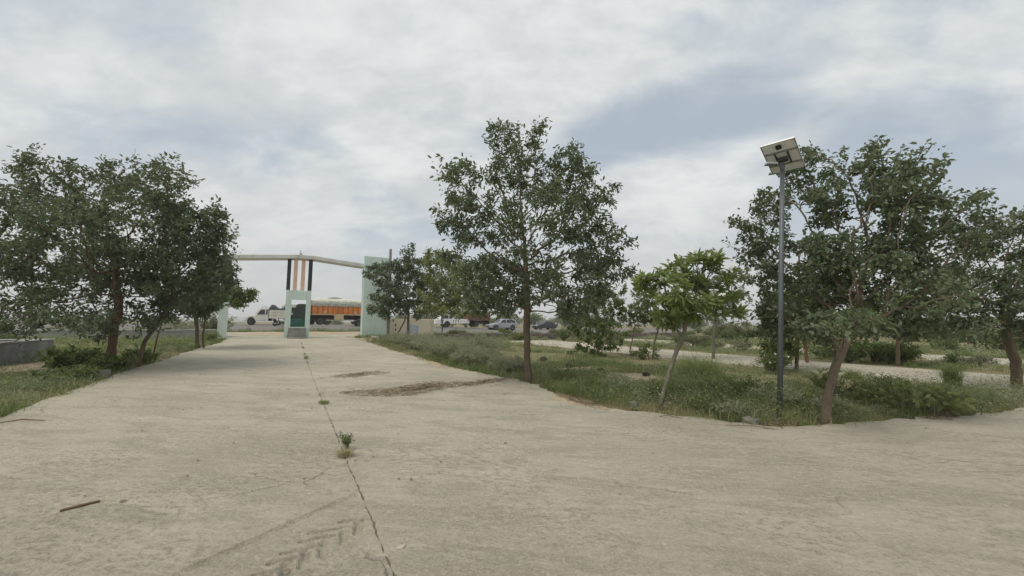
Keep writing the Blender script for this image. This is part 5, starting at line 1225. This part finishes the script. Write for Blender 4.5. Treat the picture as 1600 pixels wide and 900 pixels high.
# stick and twigs
def stick(name, label, pts, rad, mat='wood', cat='stick'):
    m = MB(); P = [W(s, t, None, dz) for s, t, dz in pts]; o0 = P[0].copy(); m.tube([p - o0 for p in P], rad, 7); o = m.build(name, M[mat], None, smooth=True, loc=o0); tag(o, label, cat); return o
stick('stick', 'reddish brown stick lying on the left concrete near the viewer', [(4.86, -1.60, .072), (4.90, -1.50, .075), (4.95, -1.385, .073)], [.010, .012, .009])
stick('twig', 'dry crooked twig on the concrete below the leaning bright tree', [(4.95, 5.70, .065), (4.88, 5.82, .09), (4.80, 5.86, .075), (4.68, 5.92, .07)], [.006, .008, .007, .004])
stick('twig', 'long thin dry twig on the concrete before the lamp post', [(4.05, 6.15, .066), (3.8, 6.5, .068), (3.5, 6.62, .067)], [.004, .006, .003])
stick('twig', 'dry twig at the left edge of the concrete', [(9.3, -3.95, .07), (9.35, -3.6, .1), (9.2, -3.3, .08)], [.008, .01, .005])
stick('stake', 'thin wooden stake leaning by the bowed trunk', [(21.1, -4.75, -.05), (21.1, -4.65, .9), (21.15, -4.5, 1.75)], [.03, .028, .024])
# brown litter
def litter(name, label, c, rs, rt, n, seed, rot=0.0, ln=.14):
    r = np.random.default_rng(seed); a = r.uniform(0, 6.28, n); q = r.uniform(0, 1, n) ** .75 * np.where(r.uniform(0, 1, n) < .15, 1.45, 1.0)
    ds = np.cos(a) * q * rs; dt = np.sin(a) * q * rt; wv = .35 * np.sin(dt * 2.2) * rs
    s = c[0] + (ds + wv) * math.cos(rot) - dt * math.sin(rot); t = c[1] + (ds + wv) * math.sin(rot) + dt * math.cos(rot)
    z = zg(s, t) + .055 + waves(s, t) + r.uniform(.003, .018, n) * np.clip(1 - q * .7, .1, 1); xy = s[:, None] * DV + t[:, None] * EV; P = np.concatenate([xy, z[:, None]], 1)
    th = r.normal(ROADROT, .9, n); A = np.stack([np.cos(th), np.sin(th), r.normal(0, .12, n)], 1); L = ln * r.uniform(.4, 1.3, n)[:, None]; S = np.stack([-np.sin(th), np.cos(th), r.normal(0, .4, n)], 1) * (.0055 * r.uniform(.6, 1.6, n))[:, None]
    v = np.stack([P - A * L / 2 - S, P - A * L / 2 + S, P + A * L / 2 + S * .5, P + A * L / 2 - S * .5], 1)
    o = link(name, polymesh(name, v.reshape(-1, 3), 4), M['straw']); tag(o, label, 'litter', kind='stuff')
litter('straw_litter', 'long brown heap of dry straw and leaves across the right lane', (9.85, 2.85), .66, 1.75, 1500, 1, -.06, .2)
litter('straw_litter', 'thin tail of dry straw reaching the tall trunk', (10.1, 4.9), .35, .9, 420, 2, -.12)
litter('straw_litter', 'smaller dry straw heap farther up the right lane', (13.2, 1.95), .45, .9, 420, 3, 0., .18)
litter('straw_litter', 'dry stalks at the sandy concrete edge', (6.7, 5.35), .75, .16, 220, 4, 0, .22)
litter('straw_litter', 'dry stalks under the pale broad-leaved weed', (2.75, 10.6), .22, .9, 400, 5, 0, .3)
litter('straw_litter', 'dry stalks before the lamp post foot', (3.75, 7.4), .16, .6, 240, 6, 0, .22)
# specks: fallen leaves, pebbles and paper scraps on the concrete
def specks(name, label, n, seed, mat, sz, cat):
    r = np.random.default_rng(seed); s = r.uniform(2.2, 16, n); t = r.uniform(-4.0, 9, n); ok = on_concrete(s, t, -.1); s, t = s[ok], t[ok]; n = len(s)
    xy = s[:, None] * DV + t[:, None] * EV; P = np.concatenate([xy, (zg(s, t) + .054 + waves(s, t) + marks(s, t))[:, None]], 1)
    th = r.uniform(0, 6.28, n); A = np.stack([np.cos(th), np.sin(th), np.full(n, .15)], 1); L = sz * r.uniform(.4, 1.5, n)
    P[:, 2] += .002
    o = link(name, leaf_mesh(name, P, A, np.tile([0, 0, 1.], (n, 1)) + r.normal(0, .2, (n, 3)), L, L * .6, r.uniform(.2, .8, n)), M[mat]); tag(o, label, cat, kind='stuff')
specks('fallen_leaves', 'dry brown leaves scattered over the concrete', 90, 1, 'straw', .04, 'leaves')
specks('pebbles', 'dark grit scattered over the concrete', 160, 2, 'joint', .025, 'grit')
rock('mortar_lump', 'whitish mortar lump beside the road joint at the bottom', 3.02, .78, (.035, .022, .008), 'stone_pale', 31, 'lump', .045)
for i, (s, t, lab) in enumerate([(15.0, -2.3, 'white paper scrap on the left lane under the trees'), (6.6, 4.75, 'white scrap beside the orange sand strip')]):
    o = leaf_mesh('paper_scrap', np.zeros((1, 3)), np.array([[1., 0, .1]]), np.array([[0, .2, 1.]]), [.12 if i == 0 else .05], [.07], [.5], droop=-.1)
    o = link('paper_scrap', o, M['paper']); o.location = W(s, t, None, .07); tag(o, lab, 'scrap')

# dusty air over the plain
hz = MB(); hz.box(-6000, 6000, -6000, 6000, -2.6, 10)
hm_ = bpy.data.materials.new('dusty air'); hm_.use_nodes = True; hn = hm_.node_tree; hn.nodes.remove(hn.nodes['Principled BSDF'])
pv = hn.nodes.new('ShaderNodeVolumePrincipled'); pv.inputs['Color'].default_value = (.93, .93, .91, 1); pv.inputs['Density'].default_value = .0009; pv.inputs['Anisotropy'].default_value = .2
hn.links.new(pv.outputs[0], hn.nodes['Material Output'].inputs['Volume'])
o = hz.build('haze', hm_); tag(o, 'thin dusty haze over the plain', 'haze', kind='stuff')
